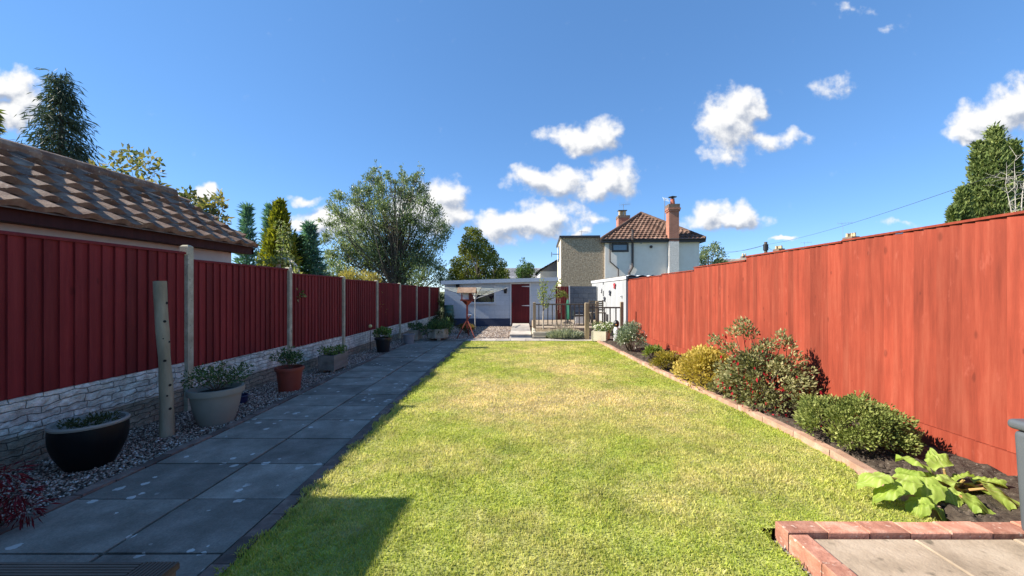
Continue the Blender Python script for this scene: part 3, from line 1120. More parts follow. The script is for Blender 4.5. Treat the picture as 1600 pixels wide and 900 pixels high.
def potplant(name, c, r, h, n, L, m, label, cat='potted plant', stems=7, asp=.5, parts=True, spindle=0):
    root = thing(name, tuple(c), label, cat)
    q = MB()
    C, Rr = [], []
    for k in range(stems):
        a = 2 * math.pi * (k + random.random() * .6) / stems
        rr = r * random.uniform(.35, .95)
        hh = h * random.uniform(.45, .85)
        tip = c + Vector((math.cos(a) * rr, math.sin(a) * rr, hh))
        limb(q, rng, c, tip, .005, .002, 4, .1, sides=5)
        C.append(tip); Rr.append(r * .42)
    for k in range(spindle):
        tip = c + Vector((random.uniform(-.4, .4) * r, random.uniform(-.4, .4) * r, h * random.uniform(1.05, 1.25)))
        pts = limb(q, rng, c, tip, .004, .0015, 5, .06, sides=4)
        for p_ in pts[2:]:
            C.append(p_); Rr.append(r * .14)
    q.build('stem', m_twig, root)
    P, D, _ = clump_points(rng, C, Rr, n)
    P[:, 2] = np.maximum(P[:, 2], c.z + .01)
    A = D + np.array([0, 0, .35]) + rng.normal(size=P.shape) * .4
    leaves('foliage', rng, P, A, L * rng.uniform(.6, 1.2, n), L * asp * rng.uniform(.7, 1.1, n), rng.random(n), m, root)
    return root


_, c = pot('glazed_pot', -3.43, 3.0, .222, .355, .135, m_glaze, 'black glazed bowl shaped pot with thick buff rim, widest and nearest of the pots', bulge=.035, lip=.021, rimm=m_rim, fill=.10)
m_lf_olive = leafmat('olive_thyme_leaf', [(.03, .045, .02), (.06, .075, .03), (.10, .10, .045)])
potplant('low_plant', c, .13, .10, 500, .035, m_lf_olive, 'small low sprawling plant inside the black glazed pot', stems=9)
_, c = pot('plastic_pot', -3.25, 4.02, .245, .375, .15, m_greypot, 'large grey plastic pot with rolled rim beside the log post', lip=.045, bulge=.012)
potplant('potted_shrub', c, .25, .26, 950, .036, m_lf_dark, 'dark small leaved shrub growing in the large grey plastic pot', stems=10, spindle=2)
_, c = pot('terracotta_pot', -3.33, 5.42, .185, .335, .135, m_terra, 'terracotta red plastic flower pot on the gravel', lip=.035)
potplant('potted_shrub', c, .20, .26, 600, .042, m_lf_dark, 'loose leafy plant growing in the terracotta red pot', stems=8, spindle=2)
m_blue = plain('dark_blue_glaze', (.012, .018, .06), .3)
_, c = pot('blue_bowl', -3.55, 4.75, .10, .10, .07, m_blue, 'small dark blue dish on gravel tucked behind the large grey pot', 'dish', lip=.012)
_, c = pot('black_pot', -3.37, 9.2, .205, .36, .14, plain('black_plastic', (.012, .012, .014), .35), 'black round pot beside the fence post with the yellow ball light', lip=.04)
potplant('potted_plant', c, .20, .26, 420, .075, m_lf_mid, 'broad leaved green plant growing in the black round pot', stems=7)
_, c = pot('grey_tub', -3.24, 10.85, .17, .28, .14, plain('galvanised_grey', (.20, .21, .215), .6), 'small grey tub standing on gravel next to the octagonal planter', lip=.025)

m_oldwood = surf('silvered_wood', [(.3, (.13, .12, .10)), (.55, (.21, .195, .165)), (.75, (.29, .27, .24))], 8, .85, .4, 40, stretch=(1, .15, 1))
m_oldwood_end = surf('dark_silvered_wood', [(.3, (.10, .09, .075)), (.7, (.20, .18, .15))], 8, .85, .4, 40)


def trough(name, cx, cy, w, l, h, rot, m, label, foot=.05, cat='planter', boards=2):
    z = gz(cy) - .01
    root = thing(name, (cx, cy, z), label, cat)
    t = .025
    pv = (cx, cy)
    for (x0, x1, y0, y1) in ((-w / 2, -w / 2 + t, -l / 2, l / 2), (w / 2 - t, w / 2, -l / 2, l / 2), (-w / 2 + t + .001, w / 2 - t - .001, -l / 2 + .01, -l / 2 + .01 + t), (-w / 2 + t + .001, w / 2 - t - .001, l / 2 - .01 - t, l / 2 - .01)):
        q = MB()
        hb = (h - foot) / boards
        for k in range(boards):
            q.cur = random.random()
            q.box(cx + x0, cx + x1, cy + y0, cy + y1, z + foot + k * hb, z + foot + (k + 1) * hb - .004, rot, pv)
        q.build('side', m, root)
    q = MB(); q.box(cx - w / 2 + t + .002, cx + w / 2 - t - .002, cy - l / 2 + .04, cy + l / 2 - .04, z + foot + .01, z + h - .04, rot, pv)
    q.build('compost', m_compost, root)
    for sx in (-1, 1):
        for sy in (-1, 1):
            q = MB()
            fx, fy = cx + sx * (w / 2 - .05), cy + sy * (l / 2 - .06)
            q.box(fx - .025, fx + .025, fy - .03, fy + .03, z, z + foot - .002, rot, pv)
            q.build('foot', m, root)
    return root, Vector((cx, cy, z + h - .04))


_, c = trough('wooden_trough', -3.42, 6.86, .28, .52, .31, 0, m_oldwood, 'silvery grey wooden trough planter on small feet on gravel')
potplant('trough_plant', c, .20, .13, 500, .045, m_lf_mid, 'low fresh green plants in the grey wooden trough', stems=9)

# yellow ball light on a stake by the fence
y = 9.33
sl = thing('stake_light', (-3.74, y, gz(y)), 'pale yellow ball light on a thin dark stake', 'garden light')
q = MB(); q.tube([(-3.74, y, gz(y) - .1), (-3.74, y, 1.38 - .90)], .008, 8); q.build('stake', plain('dark_metal', (.03, .03, .032), .5, .6), sl)
q = MB()
q.lathe([(.0, -.045), (.025, -.038), (.042, -.018), (.047, 0), (.042, .018), (.025, .038), (0, .045)], (-3.74, y, CAMZ - .865), 20)
q.build('ball', plain('pale_yellow_plastic', (.62, .56, .22), .4), sl, smooth=True)

# octagonal planter with its evergreen
hx, hy, hr = -2.62, 11.75, .36
hz = gz(hy) + .012
op = thing('octagonal_planter', (hx, hy, hz), 'large octagonal weathered planter on feet where the slab path ends', 'planter')
m_stone_pl = surf('weathered_cast_stone', [(.3, (.22, .20, .15)), (.55, (.34, .31, .24)), (.75, (.43, .40, .33))], 7, .9, .5, 50)
q = MB()
for (ra, rb, z0, z1) in ((hr * .93, hr * .97, .07, .30), (hr, hr, .302, .345)):
    q.lathe([(ra, z0), (rb, z1), (rb - .05, z1), (rb - .055, z1 - .06)], (hx, hy, hz), 8)
q.build('body', m_stone_pl, op)
q = MB(); q.lathe([(hr * .9, .28), (0, .30)], (hx, hy, hz), 8); q.build('compost', m_compost, op)
for a in (.4, 1.97, 3.54, 5.11):
    q = MB(); fx, fy = hx + .26 * math.cos(a), hy + .26 * math.sin(a)
    q.box(fx - .05, fx + .05, fy - .035, fy + .035, hz, hz + .069); q.build('foot', m_stone_pl, op)
root = thing('evergreen_shrub', (hx, hy, hz + .3), 'spreading dark evergreen with pointed leaves filling the octagonal planter', 'shrub')
C = [(hx + random.uniform(-.34, .30), hy + random.uniform(-.3, .3), hz + .3 + random.uniform(0, .2)) for _ in range(14)]
P, D, _ = clump_points(rng, C, [.17] * 14, 1500)
q = MB()
for cc_ in C: limb(q, rng, (hx, hy, hz + .25), cc_, .012, .004, 4)
q.build('stem', m_twig, root)
leaves('foliage', rng, P, D + np.array([0, 0, .5]), .10 * rng.uniform(.6, 1.2, 1500), .03, rng.random(1500), m_lf_dark, root)
_, c = trough('stone_trough', -3.30, 11.75, .30, .55, .34, 0, m_stone_pl, 'small stone coloured trough behind the octagonal planter by the fence', foot=.03, boards=1)
potplant('trough_plant', c, .22, .22, 500, .06, m_lf_dark, 'dark bushy plant in the small stone trough by the fence', stems=8)


def bush(name, cx, cy, rx, ry, h, n, L, asp, m, label, cat='shrub', nc=34, cr=.34, base=None, fill=.5, upright=.5, stems=14, extra=None, seed=1, fold=.25, mstem=None, droop=0.0):
    r_ = np.random.default_rng(seed)
    z0 = gz(cy) + .01 if base is None else base
    root = thing(name, (cx, cy, z0), label, cat)
    C, Rr = [], []
    for k in range(nc):
        d = unit(r_, 1)[0]
        d[2] = abs(d[2]) * 1.0 - .12
        s = r_.uniform(fill, .86)
        C.append((cx + d[0] * rx * s, cy + d[1] * ry * s, z0 + h * .36 + d[2] * h * .56 * s))
        Rr.append(cr * min(rx, h * .8) * r_.uniform(.65, 1.15))
    if extra:
        for e in extra:
            C.append(e[:3]); Rr.append(e[3])
    q = MB()
    for k in range(min(stems, len(C))):
        limb(q, r_, (cx + r_.normal() * rx * .1, cy + r_.normal() * ry * .1, z0 - .02), C[k], .012, .004, 5, .1, sides=5)
    if extra:
        for e in extra: limb(q, r_, (cx, cy, z0), e[:3], .01, .003, 6, .1, sides=5)
    q.build('stem', mstem or m_twig, root)
    P, D, kk = clump_points(r_, C, Rr, n)
    P[:, 2] = np.maximum(P[:, 2], z0 + .015)
    out = P - np.array([cx, cy, z0 + h * .3]); out /= np.maximum(np.linalg.norm(out, axis=1, keepdims=True), 1e-5)
    A = out * .8 + D * .5 + np.array([0, 0, upright]) + r_.normal(size=P.shape) * .45
    t = np.clip(r_.random(len(C))[kk] * .5 + r_.random(n) * .6 - .05, 0, 1)
    leaves('foliage', r_, P, A, L * r_.uniform(.6, 1.25, n), L * asp * r_.uniform(.75, 1.15, n), t, m, root, fold, droop)
    return root, P, D


m_lf_heath = leafmat('heather_brown_leaf', [(.11, .085, .025), (.18, .125, .035), (.24, .18, .06)])
bush('heather_mound', -2.0, 13.9, .42, .5, .42, 1800, .06, .3, m_lf_heath, 'low rusty brown heather mound between planter and water butt', nc=20, seed=3)
bush('straggly_shrub', -2.95, 14.2, .5, .6, .95, 1600, .07, .35, m_lf_olive, 'straggly brownish shrub in front of the water butt', nc=24, seed=4)

# water butt in the corner by the shed
wx, wy = -3.22, 16.7
wb = thing('water_butt', (wx, wy, gz(wy)), 'green ribbed barrel shaped water butt in front of the shed corner', 'water butt')
m_butt = plain('green_plastic', (.03, .11, .085), .45, vary=.1)
q = MB()
prof = [(.19, 0)]
for k in range(5):
    z = .06 + k * .17
    prof += [(.205 + .018 * math.sin((k + .5) / 5 * math.pi), z), (.212 + .02 * math.sin((k + .5) / 5 * math.pi), z + .07), (.205 + .018 * math.sin((k + .7) / 5 * math.pi), z + .14), (.195 + .018 * math.sin((k + .8) / 5 * math.pi), z + .155)]
prof += [(.19, .93)]
q.lathe(prof, (wx, wy, gz(wy)), 28); q.build('barrel', m_butt, wb, smooth=True)
q = MB(); q.lathe([(.205, .931), (.207, .96), (.19, .985), (.05, 1.0), (0, 1.0)], (wx, wy, gz(wy)), 28); q.build('lid', m_butt, wb, smooth=True)

# bird table on a tripod
tx, ty = -1.78, 12.35
zg = gz(ty) + .02
m_birdw = surf('red_brown_stain', [(.3, (.16, .035, .025)), (.6, (.24, .055, .038)), (.8, (.31, .10, .075))], 8, .8, .4, 40, stretch=(1, 1, .3))
m_birdroof = surf('worn_brown_roof', [(.3, (.20, .12, .08)), (.7, (.36, .25, .17))], 10, .85, .4, 40)
m_white = plain('white_paint', (.62, .62, .61), .5, vary=.04)
bt = thing('bird_table', (tx, ty, zg), 'red brown wooden bird table with pitched roof on three splayed legs', 'bird table')
ztray = CAMZ + (VY - 470) * ty / F0
q = MB(); q.box(tx - .03, tx + .03, ty - .03, ty + .03, zg + .30, ztray - .005); q.build('post', m_birdw, bt)
for a in (math.pi * 1.25, math.pi * 1.75, math.pi / 2):
    q = MB()
    d = Vector((math.cos(a), math.sin(a), 0))
    q.tube([Vector((tx, ty, zg + .52)) + d * .045, Vector((tx, ty, zg)) + d * .40], .02, 4); q.build('leg', m_birdw, bt)
q = MB()
q.lathe([(.03, 0), (.17, .14), (.17, .15)], (tx, ty, ztray - .15), 4); q.build('bracket', m_birdw, bt)
q = MB(); q.box(tx - .2, tx + .2, ty - .17, ty + .17, ztray, ztray + .02); q.box(tx - .2, tx + .2, ty - .17, ty - .155, ztray + .021, ztray + .05); q.box(tx - .2, tx + .2, ty + .155, ty + .17, ztray + .021, ztray + .05)
q.build('tray', m_birdw, bt)
for sx in (-1, 1):
    for sy in (-1, 1):
        q = MB(); q.box(tx + sx * .17 - .013, tx + sx * .17 + .013, ty + sy * .135 - .013, ty + sy * .135 + .013, ztray + .021, ztray + .27); q.build('roof_post', m_birdw, bt)
q = MB(); q.box(tx - .13, tx + .10, ty - .10, ty + .10, ztray + .022, ztray + .25); q.build('feeder_panel', m_white, bt)
q = MB(); q.box(tx + .07, tx + .156, ty - .12, ty - .105, ztray + .021, ztray + .265); q.build('side_board', m_birdw, bt)
q = MB()
zr = ztray + .27
q.hexa([(tx - .30, ty - .22, zr - .02), (tx + .30, ty - .22, zr - .02), (tx + .30, ty, zr + .15), (tx - .30, ty, zr + .15), (tx - .30, ty - .22, zr), (tx + .30, ty - .22, zr), (tx + .30, ty, zr + .17), (tx - .30, ty, zr + .17)])
q.hexa([(tx - .30, ty + .001, zr + .149), (tx + .30, ty + .001, zr + .149), (tx + .30, ty + .22, zr - .02), (tx - .30, ty + .22, zr - .02), (tx - .30, ty + .001, zr + .169), (tx + .30, ty + .001, zr + .169), (tx + .30, ty + .22, zr), (tx - .30, ty + .22, zr)])
q.build('roof', m_birdroof, bt)
for sx in (-.285, .27):
    q = MB()
    q.f.append(tuple(q.vert(p_) for p_ in ((tx + sx, ty - .2, zr - .022), (tx + sx, ty + .2, zr - .022), (tx + sx, ty, zr + .135))))
    q.build('gable', m_birdw, bt)
q = MB(); q.box(tx + .03, tx + .15, ty - .1, ty + .05, zg + .72, zg + .74); q.build('side_shelf', m_white, bt)
q = MB(); q.tube([(tx + .03, ty, zg + .60), (tx + .12, ty - .04, zg + .715)], .018, 6); q.build('brace', m_birdw, bt)

# rotary clothes dryer
cx_, cy_ = -1.84, 14.9
rd = thing('rotary_dryer', (cx_, cy_, gz(cy_)), 'rotary washing line with metal pole and four raised arms strung with cord', 'washing line')
m_steel = plain('galvanised_steel', (.50, .50, .48), .4, .5)
m_cord = plain('pale_green_cord', (.62, .64, .52), .6)
zt = CAMZ - .05
q = MB(); q.tube([(cx_, cy_, gz(cy_) - .1), (cx_, cy_, zt + .08)], .02, 10); q.build('pole', m_steel, rd)
q = MB(); q.tube([(cx_, cy_, zt - .27), (cx_, cy_, zt - .21)], .045, 10); q.build('hub', plain('white_plastic_hub', (.6, .6, .58), .5), rd)
arms = []
for k in range(4):
    a = .30 + k * math.pi / 2
    d = Vector((math.cos(a), math.sin(a), 0))
    tip = Vector((cx_, cy_, zt + .20)) + d * 1.36
    inn = Vector((cx_, cy_, zt - .24)) + d * .04
    q = MB(); q.tube([inn, tip], .016, 6); q.build('arm', m_steel, rd)
    arms.append((inn, tip))
q = MB()
for s in np.linspace(.42, .98, 6):
    for k in range(4):
        a0, a1 = arms[k], arms[(k + 1) % 4]
        p0, p1 = a0[0].lerp(a0[1], s), a1[0].lerp(a1[1], s)
        mid_ = (p0 + p1) / 2 - Vector((0, 0, .03))
        q.tube([p0, mid_, p1], .0065, 4)
q.build('line', m_cord, rd)

# ------------------------------------------------------------------ buildings
def tiled_slope(q, eL, eR, tR, tL, rows, tw, amp=.018, th=.028, seg=8, stagger=True, prof='pan', jit=.004):
    """interlocking tiles on the slope eave-left, eave-right, top-right, top-left (right-handed seen from outside)"""
    eL, eR, tR, tL = map(Vector, (eL, eR, tR, tL))
    ax = (eR - eL).normalized()
    nrm = ax.cross((tL - eL)).normalized()
    if nrm.z < 0: nrm = -nrm
    for r in range(rows):
        t0, t1 = r / rows, (r + 1.12) / rows
        t1 = min(t1, 1.0) if r == rows - 1 else t1
        a0, b0 = eL.lerp(tL, t0), eR.lerp(tR, t0)
        tc = min(t1, 1.0)
        a1, b1 = eL.lerp(tL, tc), eR.lerp(tR, tc)
        u0, u1 = (a0 - eL).dot(ax), (b0 - eL).dot(ax)
        v0, v1 = (a1 - eL).dot(ax), (b1 - eL).dot(ax)
        sh = (tw / 2 if (stagger and r % 2) else 0)
        k0, k1 = math.floor((min(u0, v0) - sh) / tw) - 1, math.ceil((max(u1, v1) - sh) / tw) + 1
        for k in range(k0, k1):
            q.cur = random.random()
            dz = random.uniform(-jit, jit)
            prev = None
            for j in range(seg + 1):
                w = j / seg
                u = sh + (k + w) * tw
                ul = min(max(u, u0), u1); uh = min(max(u, v0), v1)
                if prof == 'pan':
                    hgt = amp * (math.cos(2 * math.pi * (w - .22)) * .5 + .5) ** 1.4 * 1.6
                else:
                    hgt = amp * (1 if w < .45 else 0)
                p0 = a0 + ax * (ul - u0) + nrm * (th + hgt + dz)
                pb = a0 + ax * (ul - u0) - nrm * .002 + nrm * hgt * .5
                p1 = a1 + ax * (uh - v0) + nrm * (.002 + hgt * .75)
                if prev is not None and (ul - prev[3] > 1e-5 or uh - prev[4] > 1e-5):
                    q.face([prev[0], p0, p1, prev[2]])
                    q.face([prev[1], pb, p0, prev[0]])
                prev = (p0, pb, p1, ul, uh)


m_tile = surf('brown_lichened_tile', [(.25, (.105, .055, .038)), (.48, (.195, .118, .078)), (.7, (.31, .215, .148))], 6, .8, .4, 60, tint=.24, speck=((0.375, 0.325, 0.250), 26, .64, .74))
m_cream = surf('cream_render', [(.3, (.52, .45, .36)), (.7, (.62, .56, .46))], 3, .9, .25, 60)
m_fascia = paint_wood('dark_red_fascia', (.035, .012, .010), (.05, .016, .013), (.07, .022, .018), knots=False)
m_black_pl = plain('black_plastic_gutter', (.015, .015, .017), .4)

OE, OR_, OY0, OY1 = -4.58, -6.02, 2.45, 6.55
zE, zR = CAMZ + .755, CAMZ + 1.645
ob = thing('outbuilding', (-6, 4, gz(4)), 'cream rendered outbuilding with brown tiled pitched roof beyond the red board fence', 'outbuilding')
q = MB()
wx0, wx1 = -7.25, -4.82
q.box(wx0, wx1, OY0 + .1, OY1 - .28, gz(4) - .3, zE - .08)
for yy in (OY0 + .1, OY1 - .28):
    pass
for (ya, yb) in ((OY0 + .1, OY0 + .3), (OY1 - .48, OY1 - .28)):
    i = [q.vert(p_) for p_ in ((wx0, ya, zE - .079), (wx1, ya, zE - .079), (OR_, ya, zR - .12), (wx0, yb, zE - .079), (wx1, yb, zE - .079), (OR_, yb, zR - .12))]
    q.f += [(i[0], i[1], i[2]), (i[5], i[4], i[3]), (i[1], i[4], i[5], i[2]), (i[0], i[2], i[5], i[3])]
q.build('wall', m_cream, ob)
q = MB()
tiled_slope(q, (OE, OY0, zE), (OE, OY1, zE), (OR_, OY1, zR), (OR_, OY0, zR), 6, .30, amp=.030, th=.046, seg=10, jit=.007)
tiled_slope(q, (2 * OR_ - OE, OY1, zE), (2 * OR_ - OE, OY0, zE), (OR_, OY0, zR), (OR_, OY1, zR), 6, .30, amp=.024, th=.034, seg=4)
q.face([(OE + .02, OY0, zE - .012), (OE + .02, OY1, zE - .012), (OR_, OY1, zR - .014), (OR_, OY0, zR - .014)])
q.face([(2 * OR_ - OE, OY1, zE - .012), (2 * OR_ - OE, OY0, zE - .012), (OR_, OY0, zR - .014), (OR_, OY1, zR - .014)])
rf = q.build('roof', m_tile, ob)
q = MB()
y = OY0
while y < OY1 - .1:
    q.cur = random.random()
    q.tube([(OR_, y, zR + .025), (OR_, y + .36, zR + .025)], [.10, .105], 10)
    y += .37
q.build('ridge', m_tile, rf)
q = MB(); q.cur = .5
q.box(OE - .085, OE - .06, OY0, OY1 - .01, zE - .12, zE + .03)
q.box(wx1 + .003, OE - .086, OY0 + .02, OY1 - .02, zE - .12, zE - .10)
q.build('fascia', m_fascia, ob)
q = MB(); q.cur = .4
q.hexa([(OE - .06, OY1 - .05, zE - .12), (OE - .06, OY1 - .02, zE - .12), (OR_, OY1 - .02, zR - .13), (OR_, OY1 - .05, zR - .13), (OE - .06, OY1 - .05, zE - .035), (OE - .06, OY1 - .02, zE - .035), (OR_, OY1 - .02, zR - .03), (OR_, OY1 - .05, zR - .03)])
q.build('bargeboard', m_fascia, ob)

# neighbour's flat roofed extension just outside the picture, whose shade lies on the lawn
m_rbrick = masonry('red_house_brick', (.27, .10, .06), (.36, .15, .09), (.40, .37, .32), .225, .075)
nx = thing('house_extension', (-5.2, 1, gz(1)), 'flat roofed red brick house extension beyond the near end of the board fence', 'house extension')
q = MB(); q.box(-4.80, -4.46, -4, 1.4, gz(1) - .3, 2.60); q.build('wall', m_rbrick, nx)
q = MB(); q.box(-6.4, -4.81, -4, 1.4, gz(1) - .3, 2.60); q.build('side_wall', m_cream, nx)
q = MB(); q.box(-6.4, -4.42, -4, 2.32, 2.605, 2.74); q.build('roof', m_fascia, nx)

# garden shed
SY = 17.25
m_shed = masonry('grey_blue_painted_block', (0.460, 0.512, 0.558), (0.506, 0.552, 0.598), (0.391, 0.437, 0.477), .46, .225, .008, .75, .35, .25)
m_plinth = masonry('navy_painted_block', (.022, .04, .085), (.03, .048, .098), (.015, .026, .06), .46, .225, .008, .7, .35, .4)
m_shedroof = surf('grey_roof_felt', [(.3, (.22, .24, .26)), (.7, (.32, .34, .36))], 4, .85, .3, 30)
m_bluewhite = plain('grey_blue_trim', (.44, .485, .53), .6, vary=.05)
m_doorred = paint_wood('shed_door_red', (.085, .010, .012), (.11, .013, .015), (.14, .018, .02), tint=.1, knots=False)
m_glass = glassmat('dark_window_glass', (.012, .014, .018))
m_blind = plain('pale_blue_blind', (.30, .38, .45), .6, vary=.04)
sx0, sx1 = -3.52, 1.55
zS = gz(SY) + .06
shed = thing('garden_shed', (-1, SY, zS), 'grey blue painted block shed with dark red door, white window and navy plinth', 'shed')
zTL, zTR = CAMZ + .36, CAMZ + .52
wallz = lambda x: zTL + (zTR - zTL) * (x - sx0) / (sx1 - sx0)
dx0, dx1 = PX(799, 0, SY).x, PX(827.5, 0, SY).x
dz1 = PX(0, 443.5, SY).z
wx0_, wx1_ = PX(736, 0, SY).x, PX(774, 0, SY).x
wz0, wz1 = PX(0, 474, SY).z, PX(0, 446, SY).z
zpl = PX(0, 497.5, SY).z


def wallpiece(q, x0, x1, z0, z1=None):
    t0, t1 = (wallz(x0), wallz(x1)) if z1 is None else (z1, z1)
    q.hexa([(x0, SY, z0), (x1, SY, z0), (x1, SY + .2, z0), (x0, SY + .2, z0), (x0, SY, t0), (x1, SY, t1), (x1, SY + .2, t1), (x0, SY + .2, t0)])


q = MB()
wallpiece(q, sx0, wx0_ - .002, zpl)
wallpiece(q, wx0_, wx1_, zpl, wz0 - .002)
wallpiece(q, wx0_, wx1_, wz1 + .002)
wallpiece(q, wx1_ + .002, dx0 - .002, zpl)
wallpiece(q, dx0, dx1, dz1)
wallpiece(q, dx1 + .002, sx1, zS - .2)
q.box(sx0, sx0 + .2, SY + .202, SY + 2.6, zS - .3, zTL - .01)
q.box(sx1 - .2, sx1, SY + .202, SY + 2.6, zS - .3, zTR - .02)
q.box(sx0 + .201, sx1 - .201, SY + 2.4, SY + 2.6, zS - .3, zTL - .01)
q.build('wall', m_shed, shed)
q = MB(); q.box(sx0, dx0 - .06, SY - .008, SY + .19, zS - .3, zpl - .003); q.build('plinth', m_plinth, shed)
q = MB()
q.hexa([(sx0 - .12, SY - .22, zTL + .02), (sx1 + .1, SY - .22, zTR + .02), (sx1 + .1, SY + 2.7, zTR - .02), (sx0 - .12, SY + 2.7, zTL - .02),
        (sx0 - .12, SY - .22, zTL + .10), (sx1 + .1, SY - .22, zTR + .10), (sx1 + .1, SY + 2.7, zTR + .06), (sx0 - .12, SY + 2.7, zTL + .06)])
q.build('roof', m_shedroof, shed)
q = MB()
q.hexa([(sx0 - .12, SY - .245, zTL - .06), (sx1 + .1, SY - .245, zTR - .06), (sx1 + .1, SY - .222, zTR - .06), (sx0 - .12, SY - .222, zTL - .06),
        (sx0 - .12, SY - .245, zTL + .11), (sx1 + .1, SY - .245, zTR + .11), (sx1 + .1, SY - .222, zTR + .11), (sx0 - .12, SY - .222, zTL + .11)])
q.build('fascia', m_bluewhite, shed)
q = MB()
fw = .055
q.box(wx0_, wx0_ + fw, SY - .03, SY + .06, wz0 + .001, wz1); q.box(wx1_ - fw, wx1_, SY - .03, SY + .06, wz0 + .001, wz1)
q.box(wx0_ + fw + .001, wx1_ - fw - .001, SY - .03, SY + .06, wz1 - fw, wz1); q.box(wx0_ + fw + .001, wx1_ - fw - .001, SY - .03, SY + .06, wz0 + .001, wz0 + fw)
wn_ = q.build('window', m_white, shed)
q = MB(); q.box(wx0_ + fw + .001, wx1_ - fw - .001, SY + .02, SY + .03, wz0 + fw + .001, wz1 - fw - .001); q.build('pane', m_glass, wn_)
q = MB(); q.box(wx0_ + fw + .002, wx1_ - fw - .002, SY + .003, SY + .013, wz1 - fw - .20, wz1 - fw - .002); q.build('blind', m_blind, wn_)
q = MB(); q.box(wx0_ - .04, wx1_ + .04, SY - .07, SY - .031, wz0 - .03, wz0 + .012); q.build('sill', m_white, wn_)
q = MB(); q.box(wx0_ - .36, wx0_ - .003, SY - .012, SY + .02, wz0 + .01, wz1); q.build('panel', m_white, shed)
q = MB()
q.box(dx0 - .055, dx0 - .001, SY - .03, SY + .05, zS - .02, dz1 + .06); q.box(dx1 + .001, dx1 + .055, SY - .03, SY + .05, zS - .02, dz1 + .06); q.box(dx0, dx1, SY - .03, SY + .05, dz1 - .001, dz1 + .06)
q.build('door_frame', m_white, shed)
q = MB()
nb = 7
for k in range(nb):
    q.cur = random.random()
    q.box(dx0 + .004 + (dx1 - dx0 - .008) * k / nb + .002, dx0 + .004 + (dx1 - dx0 - .008) * (k + 1) / nb - .002, SY - .012, SY + .02, zS + .03, dz1 - .008)
q.box(dx0 + .006, dx1 - .006, SY, SY + .015, zS + .04, dz1 - .01)
dr = q.build('door', m_doorred, shed)
for pz in (447.5, 477.5, 507.5):
    z = PX(0, pz, SY).z
    q = MB(); q.hexa([(dx1 - .36, SY - .022, z - .008), (dx1 - .003, SY - .022, z - .026), (dx1 - .003, SY - .0125, z - .026), (dx1 - .36, SY - .0125, z - .008), (dx1 - .36, SY - .022, z + .008), (dx1 - .003, SY - .022, z + .026), (dx1 - .003, SY - .0125, z + .026), (dx1 - .36, SY - .0125, z + .008)])
    q.build('hinge', m_white, dr)
q = MB(); z = PX(0, 470.5, SY).z; q.box(dx0 + .01, dx0 + .07, SY - .04, SY - .0125, z - .05, z + .05); q.build('latch', m_black_pl, dr)
m_lamp = plain('black_lantern_metal', (.02, .02, .022), .5, .4)
for px, py in ((715.5, 448), (789.5, 454)):
    c = PX(px, py, SY - .09)
    lt = thing('wall_lantern', tuple(c), 'black wall lantern on the shed ' + ('left of its white window' if px < 750 else 'between its window and red door'), 'wall light')
    q = MB(); q.lathe([(.03, -.13), (.06, -.12), (.085, .05), (.095, .06), (.05, .11), (.01, .14), (0, .14)], c, 6); q.build('lantern', m_lamp, lt)
    q = MB(); q.box(c.x - .03, c.x + .03, SY - .025, SY - .001, c.z - .05, c.z + .1); q.tube([(c.x, SY - .03, c.z + .02), (c.x, SY - .09, c.z + .16), (c.x, SY - .09, c.z + .13)], .01, 6); q.build('bracket', m_lamp, lt)

# end of the plot: red board fence and slate blue block wall right of the shed
m_block = masonry('slate_blue_block', (.075, .095, .125), (.105, .125, .155), (.05, .065, .085), .44, .215, .012, .85, .5, .5)
Yb = 17.4
x0, x1 = sx1 + .02, PX(888.5, 0, Yb).x
ef = thing('end_fence', ((x0 + x1) / 2, Yb, gz(Yb)), 'short dark red board fence between the shed and the slate blue block wall', 'fence')
q = MB()
n = 6
for k in range(n):
    q.cur = random.random(); q.box(x0 + (x1 - x0) * k / n + .003, x0 + (x1 - x0) * (k + 1) / n - .003, Yb, Yb + .02 + .006 * (k % 2), gz(Yb) - .05, PX(0, 447.5, Yb).z)
q.build('panel', m_redL, ef)
q = MB(); q.box(x1 + .004, x1 + .06, Yb - .03, Yb + .05, gz(Yb) - .1, PX(0, 446.5, Yb).z, chamfer=.01); q.build('post', m_white, ef)
x2, x3 = x1 + .065, PX(932, 0, Yb).x
q = MB(); q.box(x2, x3, Yb, Yb + .2, gz(Yb) - .2, PX(0, 447.3, Yb).z)
bw = tag(q.build('block_wall', m_block, loc=((x2 + x3) / 2, Yb, gz(Yb))), 'slate blue painted concrete block wall behind the deck railing', 'wall')

# sectional garage on the sunny side
m_pgar = surf('pale_grey_concrete_panel', [(.28, (0.264, 0.277, 0.284)), (.5, (0.330, 0.343, 0.350)), (.72, (0.396, 0.403, 0.403))], 6, .85, .3, 40, stretch=(0.660, 0.660, 0.132))
GX, GY0, GY1 = 3.50, 12.66, 18.8
gar = thing('sectional_garage', (5, 14, gz(14)), 'pale grey concrete garage with white corrugated roof behind the orange red fence', 'garage')
q = MB()
y = GY0
while y < GY1 - .05:
    y1 = min(y + .81, GY1)
    q.box(GX + .001 * random.random(), GX + .12, y + .004, y1 - .004, gz(14) - .3, CAMZ + .47)
    y = y1
q.box(GX + .13, 8.2, GY0, GY0 + .12, gz(14) - .3, CAMZ + .42)
q.box(GX + .13, 8.2, GY1 - .12, GY1, gz(14) - .3, CAMZ + .42)
q.box(8.08, 8.2, GY0 + .121, GY1 - .121, gz(14) - .3, CAMZ + .30)
q.build('wall', m_pgar, gar)
m_corr = plain('white_corrugated_sheet', (.68, .68, .66), .7, vary=.08)
q = MB()
n = 140
xs_ = np.linspace(GX - .06, 8.3, n)
